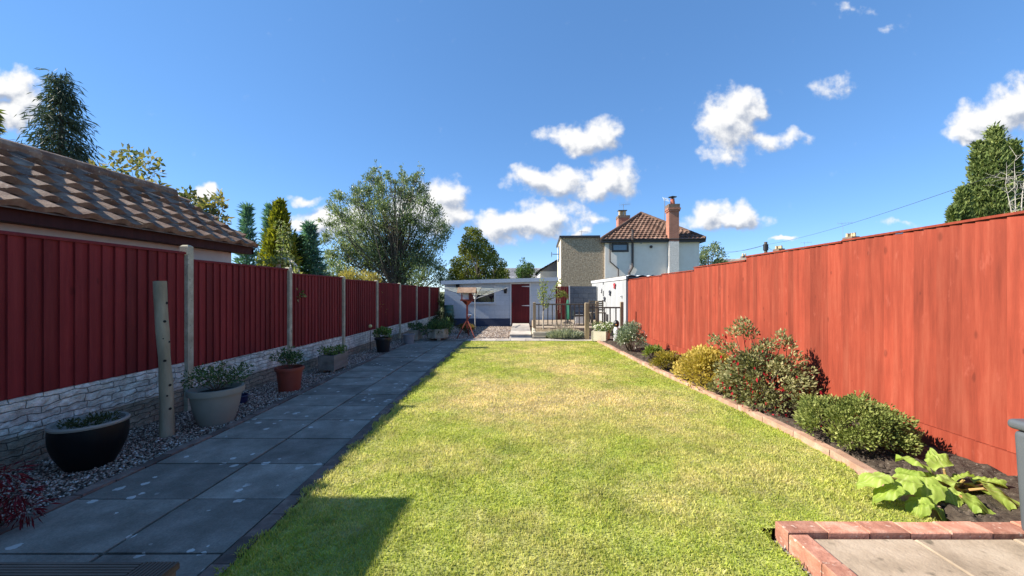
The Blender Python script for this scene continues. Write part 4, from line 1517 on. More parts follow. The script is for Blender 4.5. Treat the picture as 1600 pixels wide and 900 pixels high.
for a, e in zip(xs_[:-1], xs_[1:]):
    ha, he = .05 * abs(math.sin(a * 9)), .05 * abs(math.sin(e * 9))
    za, ze = CAMZ + .50 - .012 * (a - GX), CAMZ + .50 - .012 * (e - GX)
    q.face([(a, GY0 - .12, za + ha), (e, GY0 - .12, ze + he), (e, GY1 + .1, ze + he), (a, GY1 + .1, za + ha)])
    q.face([(a, GY0 - .12, za + ha - .012), (e, GY0 - .12, ze + he - .012), (e, GY0 - .12, ze + he), (a, GY0 - .12, za + ha)])
q.build('roof', m_corr, gar)
q = MB(); q.box(GX - .035, GX - .004, GY0 - .1, GY1 + .05, CAMZ + .40, CAMZ + .52); q.build('fascia', m_white, gar)
q = MB(); q.tube([(GX + .0, GY0 - .17, CAMZ + .43), (8.2, GY0 - .17, CAMZ + .37)], .05, 10); q.build('gutter', m_black_pl, gar)
q = MB(); q.lathe([(.0, 0), (.05, .005), (.06, .04), (.03, .07), (0, .075)], (GX - .05, GY0 + .5, PX(0, 464, 13.1).z), 12); q.build('light', m_white, gar)
m_orn = {'r': plain('red_enamel', (.45, .03, .025), .35), 'd': plain('dark_slate_enamel', (.05, .055, .07), .4), 'w': plain('white_enamel', (.6, .6, .6), .4)}
for px, py, kk, txt in ((961.5, 447, 'r', 'small red butterfly ornament fixed high on the pale grey garage wall'), (954, 458, 'd', 'small slate coloured butterfly ornament on the pale grey garage wall'),
                        (945.5, 467.5, 'd', 'lowest small dark butterfly ornament on the pale grey garage wall'), (940, 454, 'w', 'small white butterfly ornament on the pale grey garage wall')):
    Yp = F0 * GX / (px - VX)
    z = PX(0, py, Yp).z
    t = thing('butterfly_ornament', (GX - .02, Yp, z), txt, 'wall ornament', 'butterfly ornaments on the garage wall')
    q = MB()
    for s in (-1, 1):
        for (w, h, dz) in ((.13, .10, .05), (.09, .08, -.05)):
            c = Vector((GX - .03, Yp + s * w * .55, z + dz))
            pts = [c + Vector((-.02 * abs(math.cos(a)), w * .55 * math.cos(a), h * .6 * math.sin(a))) for a in np.linspace(0, 2 * math.pi, 12, endpoint=False)]
            q.face(pts); q.face([p_ + Vector((.006, 0, 0)) for p_ in reversed(pts)])
    q.build('wing', m_orn[kk], t)
    q = MB(); q.tube([(GX - .035, Yp, z - .1), (GX - .035, Yp, z + .11)], .016, 6); q.build('body', m_orn['d'], t)
for py in (440.5, 458.5):
    Yp = F0 * GX / (943 - VX); z = PX(0, py, Yp).z
    q = MB(); q.box(GX - .02, GX - .003, Yp - .04, Yp + .04, z - .11, z + .11); q.build('bracket', m_black_pl, gar)

# raised bed, deck floor and railings
m_post_w = surf('tan_deck_post', [(.3, (.20, .15, .09)), (.55, (.30, .235, .15)), (.75, (.38, .31, .21))], 9, .85, .4, 40, stretch=(1, 1, .15))
m_sleeper = surf('cream_sleeper', [(.3, (.36, .31, .22)), (.55, (.48, .43, .33)), (.75, (.56, .51, .41))], 6, .85, .5, 40, stretch=(.3, 1, 1))
zb0 = gz(13) + .22
q = MB(); q.box(.46, 3.46, 13.28, 17.2, gz(17) - .1, zb0 + .015)
tag(q.build('deck_floor', m_patio), kind='structure')
q = MB()
n = 20
ids = []
for i in range(n + 1):
    row = []
    for j in range(12):
        row.append(q.vert((.46 + 1.52 * i / n, 12.06 + 1.21 * j / 11, zb0 - .02 + .03 * random.random())))
    ids.append(row)
for i in range(n):
    for j in range(11): q.f.append((ids[i][j], ids[i + 1][j], ids[i + 1][j + 1], ids[i][j + 1]))
m_bark = surf('bark_chips', [(.3, (.12, .085, .05)), (.5, (.24, .18, .11)), (.7, (.36, .28, .18))], 30, .95, .9, 50, bdist=.03)
tag(q.build('raised_bed', m_bark), kind='structure')
rb = thing('bed_edging', (1.2, 12, gz(12)), 'cream timber edging round the raised bed with the lavender', 'bed edging')
for (x0, x1, y0, y1) in ((.36, 1.99, 11.98, 12.055), (.36, .455, 12.06, 13.6)):
    for k in range(2):
        q = MB(); zz = gz(12) - .03 + k * .128
        q.box(x0 + .012 * k, x1, y0 + .012 * k, y1, zz, zz + .122, chamfer=.01); q.build('sleeper', m_sleeper, rb)
m_rail = surf('grey_brown_rail', [(.3, (0.090, 0.075, 0.060)), (.7, (0.165, 0.143, 0.112))], 9, .85, .3, 40)


def railing(xa, xb, Y, ztop, zbot, label, posts_):
    t = thing('deck_railing', ((xa + xb) / 2, Y, zbot), label, 'railing')
    for (px_, zt_, zb_, w) in posts_:
        q = MB(); q.box(px_ - w, px_ + w, Y - w, Y + w, zb_, zt_, chamfer=.015); q.build('post', m_post_w, t)
    q = MB(); q.box(xa + .06, xb - .06, Y - .03, Y + .03, ztop - .045, ztop); q.build('handrail', m_rail, t)
    q = MB(); q.box(xa + .06, xb - .06, Y - .02, Y + .02, zbot + .09, zbot + .13); q.build('bottom_rail', m_rail, t)
    n = max(2, int((xb - xa) / .155))
    for k in range(1, n):
        x = xa + (xb - xa) * k / n
        q = MB(); q.box(x - .016, x + .016, Y - .016, Y + .016, zbot + .132, ztop - .047); q.build('spindle', m_rail, t)
    return t


YA, YB_ = 13.35, 11.72
zra = PX(0, 474.5, YA).z
xa, xb = PX(835, 0, YA).x, PX(933, 0, YA).x
railing(xa, xb, YA, zra, zb0, 'longer deck railing behind the raised bed and the slender young tree', ((xa, PX(0, 472.5, YA).z, gz(13), .05), (xb, PX(0, 470.5, YA).z, gz(13), .05)))
zrb = PX(0, 479.5, YB_).z
xa, xb = PX(917, 0, YB_).x, PX(971.5, 0, YB_).x
railing(xa, xb, YB_, zrb, gz(YB_) + .15, 'short near deck railing beside the pale grey garage with stout tan corner post', ((xa, PX(0, 473, YB_).z, gz(YB_) - .1, .062), (xb, PX(0, 471.5, YB_).z, gz(YB_) - .1, .045)))

# on the deck: closed green parasol, dark covered barbecue, pale storage box, slatted screen
c = PX(887, 0, 15.2)
um = thing('closed_parasol', (c.x, 15.2, zb0), 'furled green garden parasol standing on the deck behind the railing', 'parasol')
q = MB(); q.tube([(c.x, 15.2, zb0), (c.x, 15.2, zb0 + 1.02)], .02, 8); q.build('pole', m_rail, um)
q = MB()
pr = [(.05, .16), (.085, .2), (.09, .5), (.06, .8), (.03, .96), (0, .98)]
ringn = 20
rings = [[q.vert((c.x + r * (1 + .22 * math.cos(5 * 2 * math.pi * j / ringn)) * math.cos(2 * math.pi * j / ringn), 15.2 + r * (1 + .22 * math.cos(5 * 2 * math.pi * j / ringn)) * math.sin(2 * math.pi * j / ringn), zb0 + z)) for j in range(ringn)] for r, z in pr]
for k in range(len(rings) - 1):
    for j in range(ringn): q.f.append((rings[k][j], rings[k][(j + 1) % ringn], rings[k + 1][(j + 1) % ringn], rings[k + 1][j]))
q.build('canopy', plain('green_canvas', (.02, .16, .095), .8), um, smooth=True)
q = MB(); q.lathe([(.2, 0), (.2, .05), (.05, .09), (.03, .15)], (c.x, 15.2, zb0 + .016), 16); q.build('base', m_black_pl, um)
c0, c1 = PX(896, 0, 14.6), PX(912.5, 0, 14.6)
bb = thing('barbecue', ((c0.x + c1.x) / 2, 14.6, zb0), 'barbecue with black hood and pale cabinet on the deck behind the railing', 'barbecue')
zz = zb0 + .016
q = MB(); q.box(c0.x + .06, c1.x, 14.45, 14.85, zz + .06, zz + .33, chamfer=.01); q.build('cabinet', plain('pale_grey_metal', (.50, .51, .52), .45), bb)
q = MB()
pts = [(-.2, .335), (-.2, .42), (-.15, .50), (-.05, .545), (.05, .545), (.15, .50), (.2, .42), (.2, .335)]
ia = [q.vert((c0.x, 14.65 + a, zz + z)) for a, z in pts]; ib = [q.vert((c1.x, 14.65 + a, zz + z)) for a, z in pts]
q.f.append(tuple(reversed(ia))); q.f.append(tuple(ib))
for k in range(8): q.f.append((ia[k], ia[(k + 1) % 8], ib[(k + 1) % 8], ib[k]))
q.build('hood', plain('black_enamel', (.015, .016, .02), .35), bb)
for x in (c0.x + .08, c1.x - .03):
    q = MB(); q.tube([(x, 14.5, zz + .045), (x + .03, 14.5, zz + .045)], .045, 12); q.build('wheel', m_black_pl, bb)
q = MB(); q.tube([(c0.x + .05, 14.40, zz + .40), (c1.x - .05, 14.40, zz + .40)], .012, 6); q.build('handle', m_steel, bb)
c0, c1 = PX(921, 0, 15.5), PX(944, 0, 15.5)
bn = thing('garden_bench', ((c0.x + c1.x) / 2, 15.5, zb0), 'grey wooden garden bench with slatted back on the deck against the garage', 'bench')
zz = zb0 + .016
q = MB(); q.box(c0.x, c1.x, 15.2, 15.6, zz + .40, zz + .44); q.build('seat', m_rail, bn)
q = MB()
for k in range(5): q.box(c0.x, c1.x, 15.6, 15.62, zz + .5 + k * .085, zz + .56 + k * .085)
q.build('backrest', m_rail, bn)
for x in (c0.x + .03, c1.x - .03):
    for yy, hh in ((15.23, .399), (15.65, .93)):
        q = MB(); q.box(x - .025, x + .025, yy - .024, yy + .024, zz, zz + hh); q.build('leg', m_rail, bn)

# cream trough with flowers, little figure
m_ctr = surf('cream_painted_wood', [(.3, (.55, .50, .36)), (.7, (.66, .62, .48))], 6, .8, .3, 40)
tcx, tcy = PX(939, 0, 11.35).x, 11.35
_, c = trough('cream_trough', tcx, tcy, .42, .62, .34, R(-24), m_ctr, 'cream wooden trough planter on feet in front of the short deck railing', boards=1)
m_lf_fresh = leafmat('fresh_green_leaf', [(.06, .12, .03), (.13, .20, .05), (.22, .28, .10)])
pr_ = potplant('trough_plant', c + Vector((.1, 0, 0)), .33, .22, 700, .06, m_lf_fresh, 'leafy white flowering plant spilling from the cream trough', stems=10)
P, D, _ = clump_points(rng, [(c.x + random.uniform(-.2, .4), c.y - .1 + random.uniform(-.2, .2), c.z + random.uniform(.02, .25)) for _ in range(25)], [.04] * 25, 260)
m_petal = leafmat('white_petal', [(.6, .62, .5), (.75, .75, .68)], .3)
leaves('flower', rng, P, D, .04, .04, rng.random(260), m_petal, pr_)['kind'] = 'stuff'
fx, fy = PX(963, 0, 11.0).x, 11.0
fz = gz(fy) + .02
fg = thing('garden_figure', (fx, fy, fz), 'small garden figure with black head and white body beside the cream trough', 'garden ornament')
ztop = PX(0, 500, fy).z
H = ztop - fz
q = MB(); q.lathe([(.06, 0), (.085, .03), (.10, H * .35), (.085, H * .58), (.055, H * .68), (.0, H * .7)], (fx, fy, fz), 20); q.build('body', m_white, fg, smooth=True)
q = MB(); q.lathe([(.03, H * .66), (.075, H * .72), (.085, H * .82), (.075, H * .92), (.04, H * .985), (0, H)], (fx, fy, fz), 20); q.build('head', plain('black_gloss', (.014, .013, .013), .35), fg, smooth=True)
q = MB(); q.tube([(fx - .02, fy - .07, fz + H * .8), (fx - .03, fy - .12, fz + H * .785)], [.02, .006], 8); q.build('beak', plain('dull_orange', (.45, .2, .05), .5), fg)
for s in (-1, 1):
    q = MB(); q.tube([(fx + s * .07, fy, fz + H * .6), (fx + s * .115, fy - .01, fz + H * .4), (fx + s * .10, fy - .02, fz + H * .2)], [.02, .03, .012], 8); q.build('wing', plain('black_gloss_wing', (.014, .013, .013), .35), fg, smooth=True)

# grey bin in the near corner
m_bin = plain('slate_grey_plastic', (0.080, 0.090, 0.101), .5, vary=.08)
bz = ZP + .006
bnn = thing('grey_bin', (2.83, 1.83, bz), 'tapered slate grey plastic bin with overhanging lid on the patio by the fence', 'bin')
q = MB()
x0, x1, y0, y1 = 2.655, 3.20, 1.58, 2.05
zt = CAMZ - .745
q.hexa([(x0 + .02, y0 + .04, bz), (x1 - .04, y0 + .04, bz), (x1 - .04, y1 - .015, bz), (x0 + .02, y1 - .015, bz), (x0, y0, zt), (x1, y0, zt), (x1, y1, zt), (x0, y1, zt)])
bd = q.build('body', m_bin, bnn)
mod = bd.modifiers.new('bevel', 'BEVEL'); mod.width = .03; mod.segments = 4
bd.data.shade_smooth()
q = MB(); q.box(x0 - .014, x1 + .014, y0 - .014, y1 + .014, zt + .002, zt + .055)
ld = q.build('lid', m_bin, bnn)
mod = ld.modifiers.new('bevel', 'BEVEL'); mod.width = .022; mod.segments = 4
ld.data.shade_smooth()
for k in range(4):
    xx = x0 + .10 + k * .095
    q = MB(); q.hexa([(xx, y0 + .036, bz + .06), (xx + .02, y0 + .036, bz + .06), (xx + .02, y0 + .05, bz + .06), (xx, y0 + .05, bz + .06), (xx, y0 - .004, zt - .05), (xx + .02, y0 - .004, zt - .05), (xx + .02, y0 + .01, zt - .05), (xx, y0 + .01, zt - .05)])
    q.build('rib', m_bin, bnn)

# ------------------------------------------------------------------ the white house and the others beyond
m_wrend = surf('white_roughcast', [(.3, (.78, .71, .62)), (.7, (.85, .79, .70))], 2.5, .9, .4, 25)
m_pebd = surf('grey_pebbledash', [(.35, (.25, .19, .125)), (.5, (.38, .295, .20)), (.65, (.50, .40, .29))], 9, .95, .8, 12, bdist=.05)
m_creamw = surf('cream_wall', [(.3, (.58, .50, .38)), (.7, (.68, .60, .48))], 3, .9, .2)
m_rtile = surf('red_brown_roof_tile', [(.3, (.11, .06, .042)), (.5, (.165, .095, .065)), (.72, (.22, .14, .10))], 1.5, .85, .3, 20, tint=.35)
m_chbrick = masonry('chimney_brick', (.32, .085, .045), (.42, .13, .07), (.34, .26, .20), .23, .08)
m_sootbrick = masonry('sooty_chimney_brick', (.13, .085, .06), (.20, .13, .09), (.16, .13, .10), .23, .08)
m_whbrick = masonry('white_painted_brick', (.76, .70, .62), (.84, .78, .70), (.66, .60, .53), .23, .08, bstr=.8)
m_potcol = plain('buff_chimney_pot', (.50, .38, .22), .8)
m_potred = plain('red_chimney_pot', (.35, .10, .06), .8)
m_darkfr = plain('dark_brown_upvc', (.03, .025, .025), .4)
m_alu = plain('aerial_metal', (.30, .31, .33), .4, .6)

HY = 29.0
hX0, hX1 = PX(946, 0, HY).x, PX(1091, 0, HY).x
zEv = PX(0, 375, HY).z
g0 = gz(29)
HD = 8.0
house = thing('white_house', ((hX0 + hX1) / 2, HY, g0), 'white rendered house with hipped brown tile roof and two red brick chimneys', 'house')
q = MB(); q.box(hX0, hX1, HY, HY + HD, g0 - .5, zEv); q.build('wall', m_wrend, house)
ov = .32
A0, A1, A2, A3 = (hX0 - ov, HY - ov, zEv), (hX1 + ov, HY - ov, zEv), (hX1 + ov, HY + HD + ov, zEv), (hX0 - ov, HY + HD + ov, zEv)
apx = PX(998, 334.5, HY + 3.7)
apb = Vector((apx.x, HY + HD - 3.7, apx.z))
q = MB()
tiled_slope(q, A0, A1, apx, apx, 13, .34, amp=.05, th=.07, seg=4)
tiled_slope(q, A3, A0, apx, apb, 13, .34, amp=.05, th=.07, seg=4)
tiled_slope(q, A1, A2, apb, apx, 13, .34, amp=.05, th=.07, seg=4)
tiled_slope(q, A2, A3, apb, apb, 13, .34, amp=.05, th=.07, seg=4)
up = Vector((0, 0, .0))
q.face([A0, A1, apx]); q.face([A1, A2, apb, apx]); q.face([A2, A3, apb]); q.face([A3, A0, apx, apb])
rf = q.build('roof', m_rtile, house)
q = MB(); q.cur = .15
for a, e in ((A0, apx), (A1, apx), (A2, apb), (A3, apb), (apx, apb)):
    a, e = Vector(a), Vector(e)
    n = 14
    for k in range(n): q.tube([a.lerp(e, k / n) + Vector((0, 0, .09)), a.lerp(e, (k + 1) / n) + Vector((0, 0, .10))], [.12, .125], 8)
q.build('hip_ridge', m_rtile, rf)
q = MB()
q.box(hX0 - ov, hX1 + ov, HY - ov - .03, HY - ov - .003, zEv - .2, zEv + .02)
q.box(hX0 - ov - .03, hX0 - ov - .003, HY - ov, HY + HD + ov, zEv - .2, zEv + .02)
q.box(hX1 + ov + .003, hX1 + ov + .03, HY - ov, HY + HD + ov, zEv - .2, zEv + .02)
q.box(hX0 - ov + .001, hX1 + ov - .001, HY - ov, HY - .003, zEv - .2, zEv - .17)
q.tube([(hX0 - ov, HY - ov - .09, zEv), (hX1 + ov, HY - ov - .09, zEv)], .06, 8)
q.build('gutter', m_darkfr, house)


def window(parent, x0, x1, z0, z1, Y, mf, mg, fw=.08):
    q = MB()
    q.box(x0, x0 + fw, Y - .05, Y - .002, z0, z1); q.box(x1 - fw, x1, Y - .05, Y - .002, z0, z1)
    q.box(x0 + fw + .001, x1 - fw - .001, Y - .05, Y - .002, z0, z0 + fw); q.box(x0 + fw + .001, x1 - fw - .001, Y - .05, Y - .002, z1 - fw, z1)
    w = q.build('window', mf, parent)
    q = MB(); q.box(x0 + fw + .001, x1 - fw - .001, Y - .03, Y - .003, z0 + fw + .001, z1 - fw - .001); q.build('pane', mg, w)
    return w


m_paleglass = glassmat('sky_window_glass', (.10, .14, .18), .08)
window(house, PX(956, 0, HY).x, PX(982.5, 0, HY).x, PX(0, 393.5, HY).z, PX(0, 379.5, HY).z, HY, m_darkfr, m_paleglass, .15)
m_pipe = plain('dark_soil_pipe', (.06, .045, .04), .5)
q = MB()
q.tube([PX(989.5, 358, HY - .55), PX(989.5, 374, HY - .5), PX(989, 380, HY - .12), PX(989, 417, HY - .12), PX(984, 426, HY - .12), PX(984, 440, HY - .12)], .085, 8)
q.build('soil_pipe', m_pipe, house)
q = MB()
q.tube([PX(954, 375, HY - .35), PX(954, 378, HY - .1), PX(954, 408.5, HY - .1), PX(967, 420, HY - .1), PX(967, 440, HY - .1)], .05, 8)
q.build('waste_pipe', m_pipe, house)
for px, py, r in ((1002, 378.5, .11), (1017.5, 385.5, .11)):
    q = MB(); q.tube([PX(px, py, HY - .01), PX(px, py, HY - .12)], r, 12); q.build('vent', m_pipe if px > 1010 else m_alu, house)
# tall external stack
cX0, cX1 = PX(1043, 0, HY).x - .05, PX(1057, 0, HY).x
cb_, ct = zEv - .02, PX(0, 331, HY - .3).z
stack = MB(); stack.box(cX0, cX1, HY - .45, HY + .25, zEv - .18, ct); st = stack.build('chimney', m_chbrick, house)
q = MB(); q.box(cX0 + .002, cX1 - .002, HY - .448, HY - .003, g0 - .3, zEv - .183); q.build('chimney_breast', m_whbrick, house)
q = MB(); q.box(cX0 - .06, cX1 + .06, HY - .51, HY + .31, ct + .002, ct + .12); q.box(cX0 - .1, cX1 + .1, HY - .55, HY + .35, ct + .122, ct + .26)
q.build('corbel', m_chbrick, st)
q = MB(); q.box(cX0 - .05, cX1 + .05, HY - .5, HY + .3, ct + .262, ct + .55); q.build('stack_head', m_sootbrick, st)
xm = (cX0 + cX1) / 2
q = MB(); q.lathe([(.19, .552), (.17, .75), (.14, .95), (.17, 1.0), (.13, 1.01)], (xm, HY - .1, ct), 14); q.build('chimney_pot', m_potred, st)
q = MB(); q.tube([(xm, HY - .1, ct + .95), (xm, HY - .1, ct + 1.13)], .09, 10); q.lathe([(.3, 1.135), (.32, 1.15), (0, 1.25)], (xm, HY - .1, ct), 14); q.build('cowl', m_darkfr, st)
# low stack on the far hip
dX0, dX1 = PX(960.5, 0, 33).x, PX(980, 0, 33).x
dt = PX(0, 341.5, 33).z
q = MB(); q.box(dX0 + .06, dX1 - .08, 32.6, 33.6, zEv, dt); s2 = q.build('chimney', m_chbrick, house)
q = MB(); q.box(dX0 + .03, dX1 - .04, 32.56, 33.64, dt + .002, dt + .22); q.build('stack_head', m_sootbrick, s2)
for k in range(3):
    xx = dX0 + .25 + k * .22
    q = MB(); q.lathe([(.11, .222), (.10, .60), (.12, .66), (.08, .67)], (xx, 33 + .1 * (k % 2), dt), 10); q.build('chimney_pot', m_potcol, s2)
q = MB(); q.box(dX0 + .1, dX0 + .85, 32.8, 33.3, dt + .68, dt + .73); q.build('cowl', m_darkfr, s2)


def aerial(base, h, dirx, label, n=6, L=.9):
    t = thing('tv_aerial', tuple(base), label, 'aerial')
    q = MB(); q.tube([base, base + Vector((0, 0, h))], .018, 6); q.build('mast', m_alu, t)
    q = MB()
    a, e = base + Vector((-L * .35, 0, h - .05)), base + Vector((L * .65, 0, h + dirx))
    q.tube([a, e], .012, 5)
    for k in range(n):
        c = a.lerp(e, k / (n - 1)); w = .22 - .015 * k
        q.tube([c - Vector((.02, w, .08)), c + Vector((.02, w, .08))], .007, 4)
        q.tube([c - Vector((0, 0, w)), c + Vector((0, 0, w))], .007, 4)
    q.build('antenna', m_alu, t)


aerial(PX(974, 331, 33.2) - Vector((0, 0, .3)), .95, .05, 'spiky tv aerial above the low chimney of the white house')
b0 = PX(1038.5, 345, HY - .3)
t = thing('tv_aerial', tuple(b0), 'tv aerial on a mast clamped to the tall red chimney', 'aerial')
q = MB(); q.tube([b0, PX(1038.5, 309.5, HY - .3)], .025, 6); q.build('mast', m_alu, t)
q = MB(); q.tube([PX(1036, 310.5, HY - .3), PX(1046, 313, HY - .3)], .015, 5)
for k in range(5):
    c = PX(1036.5 + k * 1.9, 310.5 + k * .5, HY - .3); q.tube([c - Vector((0, .15, .16)), c + Vector((0, .15, .16))], .012, 4)
q.build('antenna', plain('pale_aerial', (.6, .6, .6), .4), t)

# flat roofed pebbledashed extension of the house
eX0, eX1 = PX(877.5, 0, HY).x, hX0 - .34
ext = thing('pebbledash_wing', ((eX0 + eX1) / 2, HY + .5, g0), 'flat roofed grey pebbledashed wing with a cream side wall beside the white house', 'house wing')
zT = PX(0, 371.5, HY + .4).z
q = MB(); q.box(eX0 + .02, hX0 - .005, HY + .4, HY + 6.9, g0 - .5, zT); q.build('wall', m_pebd, ext)
q = MB(); q.box(eX0, eX0 + .018, HY + .41, HY + 6.9, g0 - .5, zT - .001); q.build('side_wall', m_creamw, ext)
q = MB(); q.box(eX0 - .12, hX0 - .345, HY + .25, HY + 7.0, zT + .002, zT + .16); q.build('roof', m_darkfr, ext)
q = MB(); q.box(eX0 - .05, eX0 - .002, HY + 2.6, HY + 5.0, PX(0, 408, 33).z, PX(0, 386, 33).z); w = q.build('window', m_darkfr, ext)
q = MB(); q.box(eX0 - .055, eX0 - .051, HY + 2.75, HY + 4.85, PX(0, 406, 33).z, PX(0, 388, 33).z); q.build('pane', m_paleglass, w)
c = PX(861, 397, 32.5)
q = MB(); q.lathe([(.0, .0), (.16, .03), (.28, .10)], (0, 0, 0), 16)
q.v = [(c.x - z_ * .7 - .05, c.y + x_, c.z + y_ - z_ * .3) for x_, y_, z_ in q.v]
q.tube([(c.x - .02, c.y, c.z), (eX0 - .055, c.y, c.z)], .03, 6)
q.build('satellite_dish', m_darkfr, ext)
q = MB(); q.tube([PX(908.5, 372, 33), PX(908.5, 360, 33)], .02, 5); q.tube([PX(905, 362, 33), PX(919, 362.5, 33)], .015, 5)
aer = q.build('tv_aerial', m_alu, loc=tuple(PX(908.5, 372, 33)))
tag(aer, 'thin tv aerial rising behind the flat roof of the pebbledashed wing', 'aerial')

house.rotation_euler.z = R(-3)
ext.rotation_euler.z = R(-3)

# grey roofed bungalows behind the shed
m_slate = surf('grey_roof_tile', [(.3, (.17, .17, .18)), (.7, (.27, .27, .28))], 2, .9, .3, 15, tint=.2)
m_palewall = surf('pale_wall', [(.3, (.50, .50, .50)), (.7, (.60, .60, .59))], 2, .9, .2)


def bungalow(x0, x1, y0, y1, ze, zr, along, label):
    t = thing('bungalow', ((x0 + x1) / 2, (y0 + y1) / 2, gz(22)), label, 'bungalow')
    q = MB(); q.box(x0, x1, y0, y1, gz(22) - .4, ze); q.build('wall', m_palewall, t)
    q = MB()
    if along == 'x':
        ym = (y0 + y1) / 2
        tiled_slope(q, (x0 - .3, y0 - .3, ze), (x1 + .3, y0 - .3, ze), (x1 + .3, ym, zr), (x0 - .3, ym, zr), 9, .4, .03, .05, 2)
        tiled_slope(q, (x1 + .3, y1 + .3, ze), (x0 - .3, y1 + .3, ze), (x0 - .3, ym, zr), (x1 + .3, ym, zr), 9, .4, .03, .05, 2)
        q.face([(x0 - .25, y0, ze), (x0 - .25, ym, zr - .05), (x0 - .25, y1, ze)]); q.face([(x1 + .25, y0, ze), (x1 + .25, y1, ze), (x1 + .25, ym, zr - .05)])
    else:
        xm = (x0 + x1) / 2
        tiled_slope(q, (x0 - .3, y1 + .3, ze), (x0 - .3, y0 - .3, ze), (xm, y0 - .3, zr), (xm, y1 + .3, zr), 9, .4, .03, .05, 2)
        tiled_slope(q, (x1 + .3, y0 - .3, ze), (x1 + .3, y1 + .3, ze), (xm, y1 + .3, zr), (xm, y0 - .3, zr), 9, .4, .03, .05, 2)
        q.face([(x0, y0 - .02, ze), (x1, y0 - .02, ze), (xm, y0 - .02, zr - .05)])
    q.build('roof', m_slate, t)
    return t


def hipbung(px0, px1, pyr, Y, label):
    pass


B = bungalow(PX(770, 0, 44).x, PX(846, 0, 44).x, 44, 52, PX(0, 438, 44).z, PX(0, 419, 48).z, 'x', 'low bungalow with plain grey tiled roof behind the shed')
B2 = bungalow(PX(844, 0, 38).x, PX(905, 0, 38).x, 38, 48, PX(0, 424, 38).z, PX(0, 404, 38).z, 'y', 'bungalow gable with pale wall beside the pebbledashed wing')

# terrace far off beyond the orange red fence
m_terr = masonry('terrace_brick', (.26, .11, .07), (.33, .15, .10), (.36, .33, .28), .23, .08)
m_terr_roof = surf('terrace_roof_tile', [(.3, (.16, .13, .11)), (.7, (.27, .23, .19))], .8, .9, .3, 10, tint=.25)
TXR = 43.6
te = thing('brick_terrace', (TXR - 4, 55, gz(22)), 'long terrace roof with buff chimney pots just showing over the orange red fence', 'terrace')
zrt = CAMZ + 6.55
q = MB(); q.box(TXR - 4, TXR + 4, 38, 84, gz(22) - .3, zrt - 2.9); q.build('wall', m_terr, te)
q = MB()
tiled_slope(q, (TXR - 4.4, 84, zrt - 3), (TXR - 4.4, 38, zrt - 3), (TXR, 38, zrt), (TXR, 84, zrt), 12, .9, .04, .07, 2)
tiled_slope(q, (TXR + 4.4, 38, zrt - 3), (TXR + 4.4, 84, zrt - 3), (TXR, 84, zrt), (TXR, 38, zrt), 12, .9, .04, .07, 2)
q.face([(TXR - 4, 38, zrt - 2.9), (TXR + 4, 38, zrt - 2.9), (TXR, 38, zrt - .02)])
rf = q.build('roof', m_terr_roof, te)
for (Yc, L_) in ((50, 1.5), (64, 1.5)):
    q = MB(); q.box(TXR - .5, TXR + .5, Yc - L_ / 2, Yc + L_ / 2, zrt - .6, zrt + .62); ch = q.build('chimney', m_sootbrick, te)
    for k in range(4):
        q = MB(); q.lathe([(.16, 0), (.13, .42), (.16, .5), (.1, .5)], (TXR, Yc - .55 + k * .36, zrt + .622), 10); q.build('chimney_pot', m_potcol, ch)
    for k in range(2):
        q = MB(); q.lathe([(.16, 0), (.13, .42), (.16, .5), (.1, .5)], (TXR + .32 - k * .64, Yc + (k - .5) * .4, zrt + .622), 10); q.build('chimney_pot', m_potcol, ch)
c = PX(1317, 372, 50)
aerial(Vector((c.x, c.y, zrt - .3)), PX(0, 349, 50).z - zrt + .3, .1, 'tall tv aerial beside the nearer terrace chimney with buff pots', 5, 1.9)
c = PX(1257, 380, 57)
aerial(Vector((c.x, c.y, zrt - 1.5)), PX(0, 379, 57).z - zrt + 1.5, .05, 'small tv aerial between the two terrace chimneys', 4, 1.6)
hb = thing('brick_house', (36, 75, gz(22)), 'distant slate roofed house between the white house and the terrace', 'house')
hx0, hx1 = PX(1136, 0, 75).x, PX(1172, 0, 75).x
zt_ = PX(0, 402, 75).z
q = MB(); q.box(hx0, hx1, 75, 83, gz(22) - .3, zt_ - 2.4); q.build('wall', m_terr, hb)
q = MB(); tiled_slope(q, (hx0 - .3, 74.7, zt_ - 2.5), (hx1 + .3, 74.7, zt_ - 2.5), (hx1 + .3, 79, zt_), (hx0 - .3, 79, zt_), 10, .6, .03, .06, 2)
q.face([(hx0 - .3, 83, zt_ - 2.5), (hx0 - .3, 79, zt_), (hx1 + .3, 79, zt_), (hx1 + .3, 83, zt_ - 2.5)])
q.build('roof', m_slate, hb)
q = MB(); c = PX(1163, 0, 79); q.box(c.x - .6, c.x + .5, 78.6, 79.4, zt_ - .5, zt_ + .6); ch = q.build('chimney', m_sootbrick, hb)
for k in range(2):
    q = MB(); q.lathe([(.2, 0), (.17, .5), (.12, .55)], (c.x - .3 + .5 * k, 79, zt_ + .602), 8); q.build('chimney_pot', m_potcol, ch)

